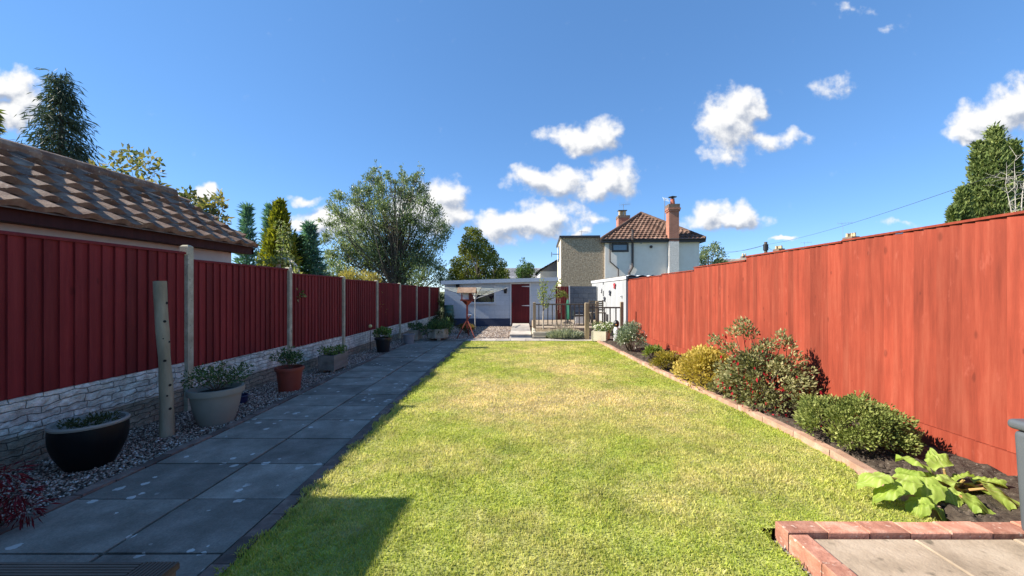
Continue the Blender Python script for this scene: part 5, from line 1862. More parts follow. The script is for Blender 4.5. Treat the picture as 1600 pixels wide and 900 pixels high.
# telegraph pole and its wires
tp = PX(1196.5, 378, 40)
tg = thing('telegraph_pole', (tp.x, tp.y, gz(22)), 'dark wooden telegraph pole with wires standing beyond the orange red fence', 'telegraph pole')
m_tpole = surf('creosoted_pole', [(.3, (.07, .055, .04)), (.7, (.13, .105, .08))], 10, .85, .3, 30, stretch=(1, 1, .1))
q = MB(); q.tube([(tp.x, tp.y, gz(22) - .5), (tp.x, tp.y, tp.z)], [.20, .15], 12); q.build('pole', m_tpole, tg)
q = MB(); q.tube([(tp.x, tp.y, tp.z - .9), (tp.x, tp.y, tp.z - .25)], .24, 10); q.build('collar', m_lamp, tg)
m_wire = plain('black_wire', (.03, .03, .035), .6)
for far in (PX(1128, 392, 60), PX(1100, 397, 60), PX(1216, 388, 64), PX(1600, 195, 7.5) + Vector((5, -2.5, 1.5))):
    a = tp - Vector((0, 0, .3))
    q = MB()
    d = (far - a).length
    pts = [a.lerp(far, s) - Vector((0, 0, .016 * d * 4 * s * (1 - s))) for s in np.linspace(0, 1, 14)]
    q.tube(pts, .010 if far.y < 20 else .018, 4)
    q.build('wire', m_wire, tg)

# ------------------------------------------------------------------ trees
m_bark = surf('tree_bark', [(.3, (.055, .045, .035)), (.55, (.10, .085, .065)), (.75, (.17, .15, .12))], 10, .9, .6, 30, stretch=(1, 1, .25))


def tree(name, base, clumps, n, L, asp, m, label, seed, cat='tree', trunk=.1, limbs=None, up=.3, group=None, droop=0.0, fold=.25, split=None, flat=.9, mb_=None, along=0, power=.5):
    """clumps: (x, y, z, r) - a limb grows to each one, leaves fill it"""
    r_ = np.random.default_rng(seed)
    root = thing(name, tuple(base), label, cat, group)
    base = Vector(base)
    zmin = min(c[2] for c in clumps); zmax = max(c[2] for c in clumps)
    fork = base.lerp(Vector((base.x, base.y, zmax)), split if split is not None else .35)
    q = MB()
    top = Vector((base.x + .1 * r_.normal(), base.y, base.z + (zmax - base.z) * .85))
    q.tube([base - Vector((0, 0, .2)), base.lerp(fork, .5) + Vector((r_.normal() * .04, 0, 0)), fork, fork.lerp(top, .5), top], [trunk * 1.25, trunk, trunk * .85, trunk * .5, trunk * .12], 10)
    q.build('trunk', mb_ or m_bark, root)
    q = MB()
    extra = []
    for c in clumps:
        c = Vector(c[:3])
        tz = base.z + (c.z - base.z) * r_.uniform(.25, .6)
        k = min(max((tz - base.z) / max(.1, (top.z - base.z)), .12), .9)
        st = base.lerp(top, k)
        pts = limb(q, r_, st, c, trunk * .30 * (1 - k * .6), trunk * .035, 7, .10, up=.15, sides=5)
        if along:
            for p_ in pts[3:]:
                for _ in range(along): extra.append(tuple(p_))
    q.build('limb', mb_ or m_bark, root)
    C = [c[:3] for c in clumps]; Rr = [c[3] for c in clumps]
    P, D, kk = clump_points(r_, C, Rr, n, power, flat)
    t = np.clip(r_.random(len(C))[kk] * .55 + r_.random(n) * .55 - .05, 0, 1)
    if along:
        E = np.array(extra) + r_.normal(size=(len(extra), 3)) * L * .6
        P = np.concatenate([P, E]); D = np.concatenate([D, unit(r_, len(E))]); t = np.concatenate([t, r_.random(len(E))])
    n = len(P)
    A = D * .7 + np.array([0, 0, up]) + r_.normal(size=P.shape) * .55
    leaves('crown', r_, P, A, L * r_.uniform(.55, 1.25, n), L * asp * r_.uniform(.75, 1.2, n), t, m, root, fold, droop)
    return root


def conifer(name, base, h, rad, n_lv, per, m, label, seed, spr=3, cat='tree', droop=.25, L=.22, asp=.28, shape=1.0, tiers=0, group=None, top=.06, trunk=.12, dens=7, start=.04, lift=0.0, cloud=.10):
    """whorls of branches carrying flat sprays; droop bends the sprays down"""
    r_ = np.random.default_rng(seed)
    base = Vector(base)
    root = thing(name, tuple(base), label, cat, group)
    qb = MB(); qb.tube([base - Vector((0, 0, .2)), base + Vector((0, 0, h * .55)), base + Vector((0, 0, h * .98))], [trunk, trunk * .6, trunk * .1], 8)
    P, A, Lr, T = [], [], [], []
    for i in range(n_lv):
        t = start + (1 - start) * (i + r_.random() * .6) / n_lv
        Rz = rad * max(top, (1 - t) ** shape) * r_.uniform(.78, 1.14)
        if tiers: Rz *= .78 + .3 * abs(math.sin(math.pi * tiers * t))
        nb = max(3, int(per * (.5 + .6 * (1 - t))))
        a0 = r_.random() * 6.28
        for k in range(nb):
            a = a0 + 2 * math.pi * k / nb + r_.normal() * .25
            R_ = Rz * r_.uniform(.72, 1.15)
            d = Vector((math.cos(a), math.sin(a), 0))
            tt = r_.random()
            wob = r_.normal() * .12
            st = base + Vector((0, 0, h * t))
            m_ = dens
            prevp = st
            for j in range(1, m_ + 1):
                s = j / m_
                p_ = st + d * (R_ * s) + Vector((0, 0, (lift * s - droop * s * s) * R_))
                if j == m_: qb.tube([st, (st + p_) / 2 + Vector((0, 0, lift * R_ * .15)), p_], [.02 * trunk / .12, .012 * trunk / .12, .004], 4, cap=False)
                if s < .22: continue
                for _ in range(spr):
                    P.append(p_ + Vector(r_.normal(size=3)) * cloud * rad * .5)
                    dd = d * r_.uniform(.3, 1.0) + Vector((r_.normal() * .45, r_.normal() * .45, -droop * 2.0 * s + lift + r_.normal() * .25))
                    A.append(dd); Lr.append(L * r_.uniform(.6, 1.25)); T.append(min(1, max(0, tt * .55 + r_.random() * .45)))
    tp_ = base + Vector((0, 0, h))
    for _ in range(14):
        P.append(tp_ - Vector((0, 0, r_.random() * h * .05))); A.append(Vector((r_.normal() * .3, r_.normal() * .3, 1))); Lr.append(L * .9); T.append(.6)
    qb.build('trunk', m_bark, root)
    P = np.array([tuple(x) for x in P]); A = np.array([tuple(x) for x in A]); Lr = np.array(Lr)
    leaves('crown', r_, P, A, Lr, Lr * asp, np.array(T), m, root, .3, .12 if droop > .3 else 0)
    return root


m_cyp = leafmat('blue_grey_cypress', [(.026, .046, .032), (.058, .086, .060), (.115, .145, .10)], .2)
m_blue = leafmat('blue_green_conifer', [(0.064, 0.155, 0.119), (0.127, 0.255, 0.182), (0.237, 0.382, 0.273)], .25)
m_gold = leafmat('golden_conifer', [(0.078, 0.104, 0.016), (0.221, 0.234, 0.023), (0.442, 0.403, 0.039)], .3)
m_dkcon = leafmat('dark_conifer', [(0.021, 0.056, 0.021), (0.049, 0.098, 0.039), (0.084, 0.140, 0.056)], .2)
m_grey = leafmat('grey_green_leaf', [(0.067, 0.104, 0.043), (0.171, 0.226, 0.104), (0.378, 0.427, 0.256)], .3, .4, .5)
m_yg = leafmat('yellow_green_leaf', [(.06, .085, .015), (.15, .175, .03), (.30, .31, .08)], .3)
m_yellow = leafmat('mustard_yellow_foliage', [(.30, .25, .06), (.44, .37, .10), (.55, .48, .18)], .35)
m_autumn = leafmat('turning_magnolia_leaf', [(.06, .085, .035), (.13, .16, .06), (.24, .20, .09), (.40, .36, .10)], .35)
m_poplar = leafmat('olive_cypress', [(0.057, 0.095, 0.030), (0.142, 0.190, 0.057), (0.285, 0.323, 0.104)], .2)


def cone_px(name, px, pytop, Y, width_px, m, label, seed, **kw):
    top_ = PX(px, pytop, Y)
    b_ = Vector((top_.x, Y, gz(Y)))
    return conifer(name, b_, top_.z - b_.z, width_px / 2 * Y / F0, m=m, label=label, seed=seed, **kw)


cone_px('cypress_tree', 96, 120, 16, 205, m_cyp, 'tall dark blue grey cypress with drooping sprays behind the tiled roof', 11, n_lv=30, per=11, droop=.70, L=.30, asp=.15, shape=.80, dens=13, spr=6, trunk=.25, tiers=0, top=.07, cloud=.13, lift=.36)
cone_px('conifer_tree', -18, 168, 17, 80, m_autumn, 'brown tinged conifer edge far left beyond the tiled roof', 12, n_lv=30, per=12, droop=.3, L=.4, asp=.3, shape=.7, trunk=.2)
cone_px('blue_conifer', 386, 320, 12.5, 60, m_blue, 'soft blue green feathery conifer behind the golden conifer', 13, n_lv=32, per=10, droop=.0, lift=.5, L=.22, asp=.16, shape=1.0, trunk=.08, cloud=.08)
cone_px('blue_conifer', 420, 322, 13.2, 46, m_blue, 'narrow blue green conifer top showing left of the golden conifer tip', 14, n_lv=32, per=9, droop=.0, lift=.5, L=.22, asp=.16, shape=1.0, trunk=.08, cloud=.08)
cone_px('golden_conifer', 437, 318, 9.6, 82, m_gold, 'bright golden green conical conifer just beyond the board fence', 15, n_lv=62, per=20, droop=.0, lift=.9, L=.13, asp=.34, shape=.82, trunk=.07, dens=7, cloud=.10)
cone_px('dark_conifer', 484, 352, 11.5, 75, m_blue, 'blue green young conifer between golden conifer and large airy tree', 16, n_lv=36, per=12, droop=.1, lift=.4, L=.22, asp=.2, shape=1.0, trunk=.08)
cone_px('dark_conifer', 462, 368, 10.6, 70, m_dkcon, 'dark green low conifer right behind the golden conifer base', 17, n_lv=30, per=13, droop=.15, lift=.3, L=.2, asp=.25, shape=.75, trunk=.08)

# climber with arching stem over the fence
r_ = np.random.default_rng(5)
cl = thing('climbing_rose', (-5.3, 8.6, gz(8)), 'arching climber with pale leaves hanging over the board fence by the golden conifer', 'climber')
q = MB()
st1 = [PX(398, 480, 8.7), PX(440, 404, 8.6), PX(452, 405, 8.3), PX(462, 415, 8.0), PX(470, 432, 7.7)]
q.tube(st1, [.02, .03, .035, .03, .02], 8)
st2 = [PX(440, 470, 8.9), PX(437, 410, 8.9), PX(443, 380, 8.8), PX(440, 352, 8.9)]
q.tube(st2, [.02, .018, .012, .005], 6)
st3 = [PX(452, 405, 8.3), PX(455, 420, 7.6), PX(460, 432, 7.0), PX(463, 452, 6.6)]
q.tube(st3, [.012, .01, .008, .004], 6)
q.build('stem', surf('pale_stem', [(.3, (.30, .27, .22)), (.7, (.42, .38, .32))], 9, .8, .2), cl)
C, Rr = [], []
for a, e in ((PX(440, 404, 8.8), PX(438, 350, 8.8)), (PX(450, 410, 8.6), PX(446, 360, 8.7)), (PX(412, 410, 8.6), PX(446, 405, 8.5)), (PX(452, 408, 8.2), PX(463, 436, 7.2)), (PX(460, 432, 7.0), PX(464, 462, 6.62))):
    for s in np.linspace(0, 1, 8): C.append(tuple(a.lerp(e, s))); Rr.append(.10)
P, D, _ = clump_points(r_, C, Rr, 900)
m_paleleaf = leafmat('pale_climber_leaf', [(.10, .15, .05), (.20, .24, .09), (.36, .36, .17)], .35)
leaves('foliage', r_, P, D + np.array([0, 0, -.2]), .075 * r_.uniform(.6, 1.2, 900), .045, r_.random(900), m_paleleaf, cl)

# shrub with turning leaves behind the tiled roof
def px_clumps(Y, pts, r_, dy=.5):
    out = []
    for (px, py, rp) in pts:
        y_ = Y + r_.normal() * dy
        c = PX(px, py, y_)
        out.append((c.x, c.y, c.z, rp * y_ / F0))
    return out


r_ = np.random.default_rng(21)
pts = []
for (x, y) in ((200, 240), (180, 248), (215, 262), (236, 250), (190, 270), (225, 285), (205, 295), (175, 285), (250, 298), (265, 310), (235, 305), (283, 316), (150, 268), (165, 300), (300, 322), (320, 325), (332, 338), (310, 335), (288, 335), (215, 247), (240, 268), (180, 262), (312, 318), (345, 345), (258, 322)):
    pts.append((x, y, 11))
for k in range(16): pts.append((r_.uniform(165, 345), r_.uniform(300, 370), 16))
b_ = PX(235, 455, 8.3)
tree('magnolia_shrub', (b_.x, 8.3, gz(8)), px_clumps(8.3, pts, r_, .35), 1250, .14, .52, m_autumn, 'open branched shrub with large turning leaves behind the tiled roof', 22, 'shrub', trunk=.07, up=.2, split=.2, along=2)

# the large airy tree
r_ = np.random.default_rng(31)
pts = []
for (x, y, r) in ((578, 280, 9), (574, 300, 11), (592, 285, 9), (597, 300, 12), (560, 300, 10), (556, 318, 12), (575, 325, 16), (600, 325, 18), (625, 300, 12), (634, 285, 9), (648, 284, 9), (657, 300, 12), (640, 312, 15), (664, 318, 12),
                  (680, 335, 13), (690, 355, 12), (697, 362, 10), (530, 310, 11), (518, 325, 8), (528, 335, 12), (545, 345, 15), (565, 355, 20), (600, 355, 24), (640, 345, 22), (668, 360, 16), (680, 385, 14), (655, 385, 20), (620, 385, 26),
                  (585, 385, 22), (555, 380, 16), (532, 365, 12), (515, 352, 8), (510, 368, 6), (545, 405, 18), (575, 415, 22), (610, 420, 26), (645, 415, 22), (670, 410, 16), (520, 400, 12), (605, 278, 6), (585, 268, 5), (628, 275, 5), (652, 276, 6), (690, 372, 8), (500, 345, 4), (505, 378, 6), (530, 425, 14), (660, 435, 18), (630, 440, 20), (500, 425, 14), (515, 445, 16), (545, 440, 18), (570, 448, 20), (600, 450, 20), (640, 455, 18), (480, 440, 12), (685, 420, 12), (690, 440, 12), (560, 395, 18), (590, 400, 20), (630, 400, 20), (655, 408, 16), (538, 385, 14), (520, 415, 12)):
    pts.append((x, y, r))
ps2 = []
for (x, y, r) in pts:
    ps2.append((x, y, r * 1.35))
    if y < 345:
        for k in range(3):          # upright shoots
            ps2.append((x + r_.normal() * 5 + (x - 605) * .03 * k, y - (4 + 5.5 * k) * r_.uniform(.6, 1.1), max(2.5, r * .42 - k)))
for k in range(26):
    a_ = r_.uniform(-.1, 1.1) * math.pi
    ps2.append((605 + math.cos(a_) * 98 * r_.uniform(.85, 1.03), 400 - math.sin(a_) * 118 * r_.uniform(.85, 1.02), r_.uniform(3, 6)))
b_ = PX(615, 455, 19.5)
tree('airy_tree', (b_.x, 19.5, gz(19.5)), px_clumps(19.5, ps2, r_, .9), 52000, .125, .42, m_grey, 'large airy grey green tree with upright shoots beyond the board fence', 32, trunk=.16, up=.9, split=.15, along=4, power=.8)
# mustard yellow shrub
r_ = np.random.default_rng(41)
bush('yellow_shrub', PX(556, 0, 10.6).x, 10.6, .88, .6, 2.72, 7500, .085, .22, m_yellow, 'mustard yellow feathery shrub showing above the board fence', nc=40, cr=.28, seed=42, upright=.8)
# hedge at the end of the board fence
for k, (px, Y, rx, h, lb) in enumerate(((668, 17.8, .75, 2.35, 'dark mass of laurel beyond the far end of the board fence'), (693, 19.5, .5, 2.1, 'dark laurel clump squeezed between the board fence and shed corner'))):
    bush('laurel_shrub', PX(px, 0, Y).x - .15, Y, rx, .8, h, 2600, .10, .4, m_lf_dark, lb, nc=30, cr=.35, seed=50 + k)
# rounded tree behind the shed
r_ = np.random.default_rng(61)
pts = []
for (x, y, r) in ((738, 362, 8), (730, 372, 8), (745, 372, 10), (726, 385, 10), (745, 388, 14), (762, 392, 12), (735, 402, 16), (760, 408, 16), (780, 415, 12), (786, 428, 10), (715, 412, 12), (708, 428, 10), (725, 425, 16), (750, 428, 18), (775, 432, 14), (720, 440, 14), (745, 445, 18), (770, 447, 16), (755, 378, 7), (772, 400, 8), (730, 358, 4), (748, 363, 5), (790, 438, 8), (722, 395, 6), (704, 438, 7)):
    pts.append((x, y, r))
b_ = PX(748, 455, 22)
tree('apple_tree', (b_.x, 22, gz(22)), px_clumps(22, pts, r_, .8), 17000, .13, .5, m_yg, 'dense rounded yellow green tree behind the shed roof', 62, trunk=.16, up=.1, along=2)
for (px, pyt, Y, w, m, lb, sd) in ((821, 404, 36, 34, m_lf_dark, 'small dark round tree showing above the bungalow roof', 63), (1108, 373, 34, 50, m_grey, 'grey green tree just right of the white house', 64), (1126, 402, 60, 22, m_lf_dark, 'small dark distant tree between white house and slate roof', 65)):
    r_ = np.random.default_rng(sd)
    t_ = PX(px, pyt, Y)
    rr = w / 2 * Y / F0
    cl_ = []
    for k in range(34):
        d = unit(r_, 1)[0]; s = r_.uniform(.4, .92)
        cl_.append((t_.x + d[0] * rr * s, Y + d[1] * rr * s, t_.z - rr * 1.2 + d[2] * rr * 1.15 * s, rr * .26))
    for k in range(14): cl_.append((t_.x + r_.uniform(-.8, .8) * rr, Y, t_.z - rr * (1.2 + r_.random() * 2), rr * .35))
    tree('round_tree', (t_.x, Y, gz(Y)), cl_, 2600, .12 * Y / 22, .55, m, lb, sd, trunk=.14)

# tall conifers beyond the sunny fence
for (px, pyt, w, Y, sd, lb) in ((1554, 203, 62, 15, 71, 'tallest olive green column conifer beyond the orange red fence'), (1528, 224, 40, 15.3, 72, 'olive green conifer stem merging left of the tallest column'),
                                (1582, 222, 46, 15.5, 73, 'olive green conifer stem merging right of the tallest column'), (1504, 295, 38, 14.6, 74, 'short olive green conifer at the left foot of the conifer clump'), (1489, 325, 24, 14.3, 75, 'lowest small conifer at the left edge of the olive conifer clump')):
    cone_px('column_conifer', px, pyt, Y, w, m_poplar, lb, sd, n_lv=60, per=13, droop=.0, lift=.9, L=.17, asp=.36, shape=.55, trunk=.12, dens=7, spr=4, top=.05, cloud=.20, group='olive conifers beyond the orange red fence')
r_ = np.random.default_rng(81)
m_pale = surf('pale_bare_bark', [(.3, (.36, .32, .27)), (.7, (.52, .48, .42))], 9, .85, .2)
b_ = PX(1588, 455, 12.8)
bt_ = thing('bare_tree', (b_.x, 12.8, gz(12)), 'pale leafless small tree in front of the olive conifers', 'tree')
q = MB()
for (x0, y0, x1, y1) in ((1594, 455, 1585, 252), (1590, 400, 1571, 288), (1596, 380, 1602, 270)):
    a, e = PX(x0, y0, 12.8), PX(x1, y1, 12.8)
    pts = limb(q, r_, a, e, .030, .004, 8, .03)
    for p_ in pts[2:]:
        for _ in range(2):
            d = Vector((r_.normal(), r_.normal() * .6, abs(r_.normal()) * .7))
            e2 = p_ + d.normalized() * r_.uniform(.3, .8)
            pp = limb(q, r_, p_, e2, .009, .002, 4, .12, sides=4)
            for k in (2, 3): limb(q, r_, pp[k], pp[k] + Vector((r_.normal(), r_.normal(), r_.normal())) * .17, .005, .002, 3, .1, sides=4)
q.build('trunk', m_pale, bt_)

# slender tree on the raised bed
r_ = np.random.default_rng(91)
yt = 13.05
b_ = PX(849, 511, yt)
yg = thing('young_tree', (b_.x, yt, zb0 - .02), 'slender young tree with sparse bright leaves in front of the deck railing', 'tree')
q = MB()
tr_ = [Vector((b_.x, yt, zb0 - .03)), PX(848.5, 497, yt), PX(849, 486, yt)]
q.tube(tr_, [.024, .02, .018], 8); q.build('trunk', surf('pale_young_bark', [(.3, (.30, .26, .20)), (.7, (.44, .40, .33))], 12, .85, .3), yg)
q = MB(); C = []; Rr = []
for (x0, y0, x1, y1) in ((849, 486, 846, 437), (849, 486, 858, 465), (858, 465, 875, 440), (849, 484, 842, 455), (858, 468, 880, 458), (848, 478, 853, 442), (866, 452, 886, 462)):
    a, e = PX(x0, y0, yt), PX(x1, y1, yt + r_.normal() * .15)
    pts = limb(q, r_, a, e, .011, .003, 6, .05, sides=5)
    for p_ in pts[2:]: C.append(tuple(p_)); Rr.append(.085)
q.build('limb', m_twig, yg)
P, D, _ = clump_points(r_, C, Rr, 760)
m_bright = leafmat('bright_apple_leaf', [(.12, .18, .035), (.25, .31, .07), (.42, .43, .17)], .45)
leaves('crown', r_, P, D + np.array([0, 0, .1]), .065 * r_.uniform(.6, 1.2, 760), .034, r_.random(760), m_bright, yg)

# lavender
r_ = np.random.default_rng(95)
lx, ly = PX(882, 0, 12.25).x, 11.98
lx, ly = 1.36, 11.95
lv = thing('lavender_bush', (lx, ly, gz(ly)), 'silvery lavender mound with upright flower stalks before the raised bed', 'shrub')
n = 2200
a = r_.uniform(0, 6.28, n); rr = np.sqrt(r_.random(n))
P = np.stack([lx + .52 * rr * np.cos(a), ly - .05 + .24 * rr * np.sin(a), np.full(n, gz(ly) + .02) + .24 * r_.random(n) * (1 - rr * .6)], 1)
A = np.stack([np.cos(a) * rr * .7, np.sin(a) * rr * .7, np.full(n, .9)], 1) + r_.normal(size=(n, 3)) * .25
m_lav = leafmat('silver_lavender_leaf', [(.17, .20, .13), (.31, .35, .25), (.46, .49, .37)], .25)
leaves('foliage', r_, P, A, .20 * r_.uniform(.5, 1.1, n), .016, r_.random(n), m_lav, lv)
n = 110
a = r_.uniform(0, 6.28, n); rr = np.sqrt(r_.random(n))
P = np.stack([lx + .38 * rr * np.cos(a), ly + .18 * rr * np.sin(a), np.full(n, gz(ly) + .32)], 1)
A = np.stack([np.cos(a) * rr * .5, np.sin(a) * rr * .4, np.full(n, 1.0)], 1) + r_.normal(size=(n, 3)) * .15
m_lavf = leafmat('faded_lavender_flower', [(.24, .19, .20), (.33, .27, .25), (.40, .36, .28)], .2)
leaves('flower', r_, P, A, .32 * r_.uniform(.6, 1.1, n), .014, r_.random(n), m_lavf, lv)['kind'] = 'stuff'
bush('low_herb', .92, 11.96, .14, .08, .16, 260, .045, .5, m_lf_olive, 'small brownish herb tuft at the left of the lavender', nc=8, seed=96)

# ------------------------------------------------------------------ the shrub border
m_hebe = leafmat('grey_green_hebe_leaf', [(0.090, 0.128, 0.075), (0.195, 0.247, 0.158), (0.360, 0.420, 0.300)], .25)
rt, P, D = bush('grey_shrub', 2.60, 8.95, .40, .42, .82, 4600, .058, .3, m_hebe, 'rounded grey green shrub at the far end of the border', nc=40, seed=101)
k = rng.random(len(P)) < .035
leaves('flower', rng, P[k] + D[k] * .05, D[k], .04, .035, rng.random(k.sum()), m_petal, rt)['kind'] = 'stuff'
bush('lime_plant', 2.70, 7.75, .20, .22, .36, 700, .07, .45, m_bright, 'small bright lime leaved plant between grey shrub and golden mound', nc=14, seed=102)
m_goldl = leafmat('golden_spiraea_leaf', [(0.242, 0.197, 0.038), (0.469, 0.363, 0.076), (0.696, 0.544, 0.167)], .35)
m_golddk = leafmat('ochre_green_leaf', [(0.140, 0.140, 0.028), (0.308, 0.252, 0.042), (0.476, 0.364, 0.070)], .35)
bush('ochre_mound', 2.57, 6.72, .27, .28, .42, 2000, .045, .45, m_golddk, 'small neat ochre yellow mound left of the large golden shrub', nc=26, seed=103)
bush('golden_shrub', 2.70, 5.60, .47, .55, .64, 8000, .050, .5, m_goldl, 'large loose golden yellow shrub beside the fuchsia', nc=64, seed=104, cr=.28, fill=.3, extra=[(2.50, 5.25, .12, .13), (2.48, 5.5, .12, .13), (2.5, 5.8, .13, .13), (2.62, 5.15, .15, .14), (2.47, 5.95, .14, .12), (2.75, 5.1, .2, .15), (2.55, 5.4, .3, .15)])
m_fuch = leafmat('fuchsia_leaf', [(0.090, 0.102, 0.042), (0.228, 0.228, 0.096), (0.480, 0.432, 0.228)], .3)
ex = [(2.62, 4.25, .16, .13), (2.66, 4.5, .14, .13), (2.63, 4.75, .13, .12), (2.72, 4.05, .18, .13), (2.9, 3.95, .2, .14), (2.70, 4.4, .28, .14), (2.66, 4.9, .2, .12), (3.1, 4.0, .2, .13)]
for (px, py, Y) in ((1160, 508, 4.7), (1172, 522, 4.7), (1148, 520, 4.7), (1140, 545, 4.6), (1120, 532, 4.8), (1224, 528, 4.6), (1230, 540, 4.55), (1205, 540, 4.6), (1190, 545, 4.6), (1245, 560, 4.5), (1258, 580, 4.45), (1155, 560, 4.6), (1175, 575, 4.5), (1200, 580, 4.4), (1215, 565, 4.5), (1250, 610, 4.3), (1130, 575, 4.8)):
    c = PX(px, py, Y); ex.append((c.x, c.y, c.z, .10))
rt, P, D = bush('fuchsia_shrub', 2.92, 4.52, .50, .55, .80, 8200, .048, .5, m_fuch, 'large straggly fuchsia with red flowers and tall sprays against the sunny fence', nc=48, cr=.25, seed=105, extra=ex, upright=.2)
rr_ = np.random.default_rng(106)
k = rr_.choice(len(P), 420, replace=False)
m_red = leafmat('fuchsia_flower', [(0.225, 0.005, 0.015), (0.375, 0.009, 0.022), (0.465, 0.022, 0.038)], .35)
leaves('flower', rr_, P[k] + D[k] * .03, D[k] * .4 + np.array([0, 0, -1.0]), .05 * rr_.uniform(.7, 1.2, 420), .028, rr_.random(420), m_red, rt)['kind'] = 'stuff'
bush('fuchsia_seedling', 2.62, 5.0, .18, .18, .26, 420, .05, .5, m_fuch, 'low sprig with red flowers at the foot between golden shrub and fuchsia', nc=10, seed=107)
n = 150
P = np.stack([rr_.uniform(2.62, 3.3, n), rr_.uniform(3.6, 5.3, n), np.zeros(n)], 1)
P[:, 2] = -0.017 * (P[:, 1] - 4) + .065
pt = leaves('fallen_petals', rr_, P, rr_.normal(size=(n, 3)) * np.array([1, 1, .12]), .026, .018, rr_.random(n), m_red, None)
tag(pt, 'fallen red fuchsia petals scattered on the border soil', 'petals', kind='stuff')
m_box = leafmat('olive_green_box_leaf', [(.085, .115, .03), (.21, .25, .065), (.42, .44, .15)], .28)
bush('green_mound', 2.87, 3.32, .47, .46, .50, 13000, .031, .5, m_box, 'dense low olive green mound of small leaves nearest the patio', nc=60, cr=.25, seed=108, fill=.6)

# rhubarb
m_rhub = leafmat('rhubarb_leaf', [(.24, .34, .05), (.36, .45, .09), (.50, .56, .20)], .42, .45)
m_stalk = surf('rhubarb_stalk', [(.3, (.30, .26, .08)), (.7, (.42, .22, .10))], 9, .5, .1)
r_ = np.random.default_rng(120)
ro = Vector((2.80, 2.47, gz(2.5) + .05))
rh = thing('rhubarb_plant', tuple(ro), 'rhubarb with large crinkled yellow green leaves in the bed by the patio', 'rhubarb')


def big_leaf(tip_dir, c, L, Wd, tilt, roll):
    nu, nv = 16, 16
    d = Vector((math.cos(tip_dir), math.sin(tip_dir), 0))
    s = Vector((-d.y, d.x, 0))
    q = MB(); base_t = r_.uniform(.05, .5)
    ids = []
    for i in range(nu + 1):
        u = i / nu
        prof = max(.05, math.sin(math.pi * min(1, .16 + u * .84))) ** .55 * (1.2 - .45 * u)
        if i == nu: prof = .08
        row = []
        for j in range(nv + 1):
            v = j / nv * 2 - 1
            edge = 1 + (.07 * math.sin(19 * u + 3 * v) + .05 * math.sin(43 * u)) * abs(v)
            z = -.45 * L * (u - .25) ** 2 + .16 * abs(v) * Wd - .26 * v * v * Wd + .012 * math.sin(11 * u + 5 * v) * abs(v) ** 2 + .0045 * math.cos(15 * math.atan2(v * .8, u + .12)) * min(1, u * 3) + .006 * math.sin(13 * u + 2)
            p_ = c + d * ((u - .3) * L * math.cos(tilt)) + s * (v * Wd * .5 * prof * edge) + Vector((0, 0, z + (u - .3) * L * math.sin(tilt) + v * Wd * .5 * math.sin(roll)))
            th_ = math.atan2(v * .8, u + .12)
            q.cur = min(1, max(0, base_t + .55 * max(0, math.cos(15 * th_)) ** 8 - .1 * math.sin(23 * u + 7 * v)))
            row.append(q.vert(p_))
        ids.append(row)
    for i in range(nu):
        for j in range(nv): q.f.append((ids[i][j], ids[i + 1][j], ids[i + 1][j + 1], ids[i][j + 1]))
    q.build('leaf', m_rhub, rh, smooth=True)
    q = MB()
    b0 = c - d * .3 * L * math.cos(tilt) - Vector((0, 0, .3 * L * math.sin(tilt)))
    q.tube([ro + Vector((r_.normal() * .05, r_.normal() * .03, 0)), ro.lerp(b0, .5) + Vector((0, 0, -.01)), b0 - Vector((0, 0, .012)), b0.lerp(c, .4) - Vector((0, 0, .016))], [.010, .009, .007, .003], 7)
    q.build('stalk', m_stalk, rh)


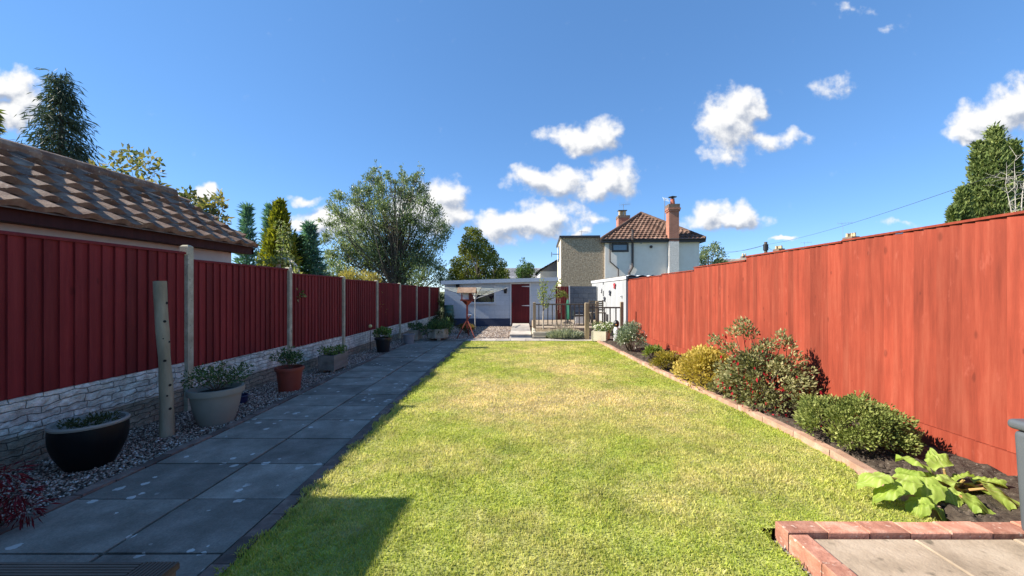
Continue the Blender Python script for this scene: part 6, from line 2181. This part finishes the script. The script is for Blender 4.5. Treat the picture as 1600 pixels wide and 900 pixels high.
for (px, py, Y, ang, L, Wd, tilt, roll) in ((1370, 744, 2.42, 3.05, .23, .19, -.25, .10), (1412, 750, 2.40, 3.5, .25, .19, -.35, .15), (1434, 722, 2.52, 2.6, .22, .22, .45, .15), (1468, 720, 2.50, 1.4, .19, .16, .75, -.25), (1448, 757, 2.36, 4.0, .19, .19, -.75, .1), (1436, 786, 2.30, 3.7, .18, .14, -.55, .25), (1464, 792, 2.28, 4.9, .20, .11, -.85, -.5),
                                          (1500, 744, 2.44, 1.0, .24, .13, -.2, -.75), (1532, 764, 2.42, .2, .20, .17, -.25, .15), (1556, 768, 2.32, -.4, .24, .23, -.35, .25), (1486, 772, 2.34, 4.3, .15, .11, -.7, .3), (1424, 736, 2.48, 3.3, .18, .17, .1, .2), (1390, 764, 2.36, 3.2, .2, .17, -.4, .2), (1520, 782, 2.26, -.8, .2, .17, -.4, .2), (1545, 750, 2.5, .5, .2, .17, .1, -.2), (1480, 748, 2.42, 2.0, .2, .17, .2, .1)):
    big_leaf(ang, PX(px, py, Y), L * .78, Wd * .84, tilt, roll)
# pebbles and clods on the bed in front of the rhubarb
m_clod = surf('soil_clod', [(.3, (.05, .038, .028)), (.7, (.11, .085, .062))], 20, .95, .6, 40)
V, T, tt = [], [], []
n = 420
q = MB()
for k in range(n):
    x, y = r_.uniform(2.55, 3.45), r_.uniform(2.15, 3.1)
    if x < lawn_edge(y) + .11: continue
    s = r_.uniform(.006, .02)
    q.lathe([(0, -s * .6), (s, -s * .2), (s * .8, s * .3), (0, s * .6)], (x, y, gz(y) + .045), 5, sx=r_.uniform(.7, 1.2))
tag(q.build('soil_clods', m_clod), 'crumbly dark soil clods on the bed around the rhubarb', 'soil', kind='stuff')

# red maple at the near left edge
r_ = np.random.default_rng(130)
mx_, my_ = -2.86, 2.05
mp_ = thing('red_maple', (mx_, my_, gz(my_)), 'small dark red lace leaved maple at the near left edge', 'maple')
q = MB(); C = []
for k in range(16):
    e = Vector((mx_ + r_.uniform(-.34, .16), my_ + r_.uniform(-.15, .15), gz(my_) + r_.uniform(.10, .38)))
    limb(q, r_, (mx_ - .15, my_, gz(my_) - .02), e, .008, .003, 5, .15, sides=5); C.append(tuple(e))
q.build('stem', m_twig, mp_)
P, D, _ = clump_points(r_, C, [.085] * len(C), 1500)
m_maple = leafmat('dark_red_maple_leaf', [(0.072, 0.006, 0.011), (0.136, 0.011, 0.019), (0.208, 0.024, 0.032)], .3)
leaves('foliage', r_, P, D + np.array([0, 0, -.5]), .05 * r_.uniform(.6, 1.3, 1500), .009, r_.random(1500), m_maple, mp_)
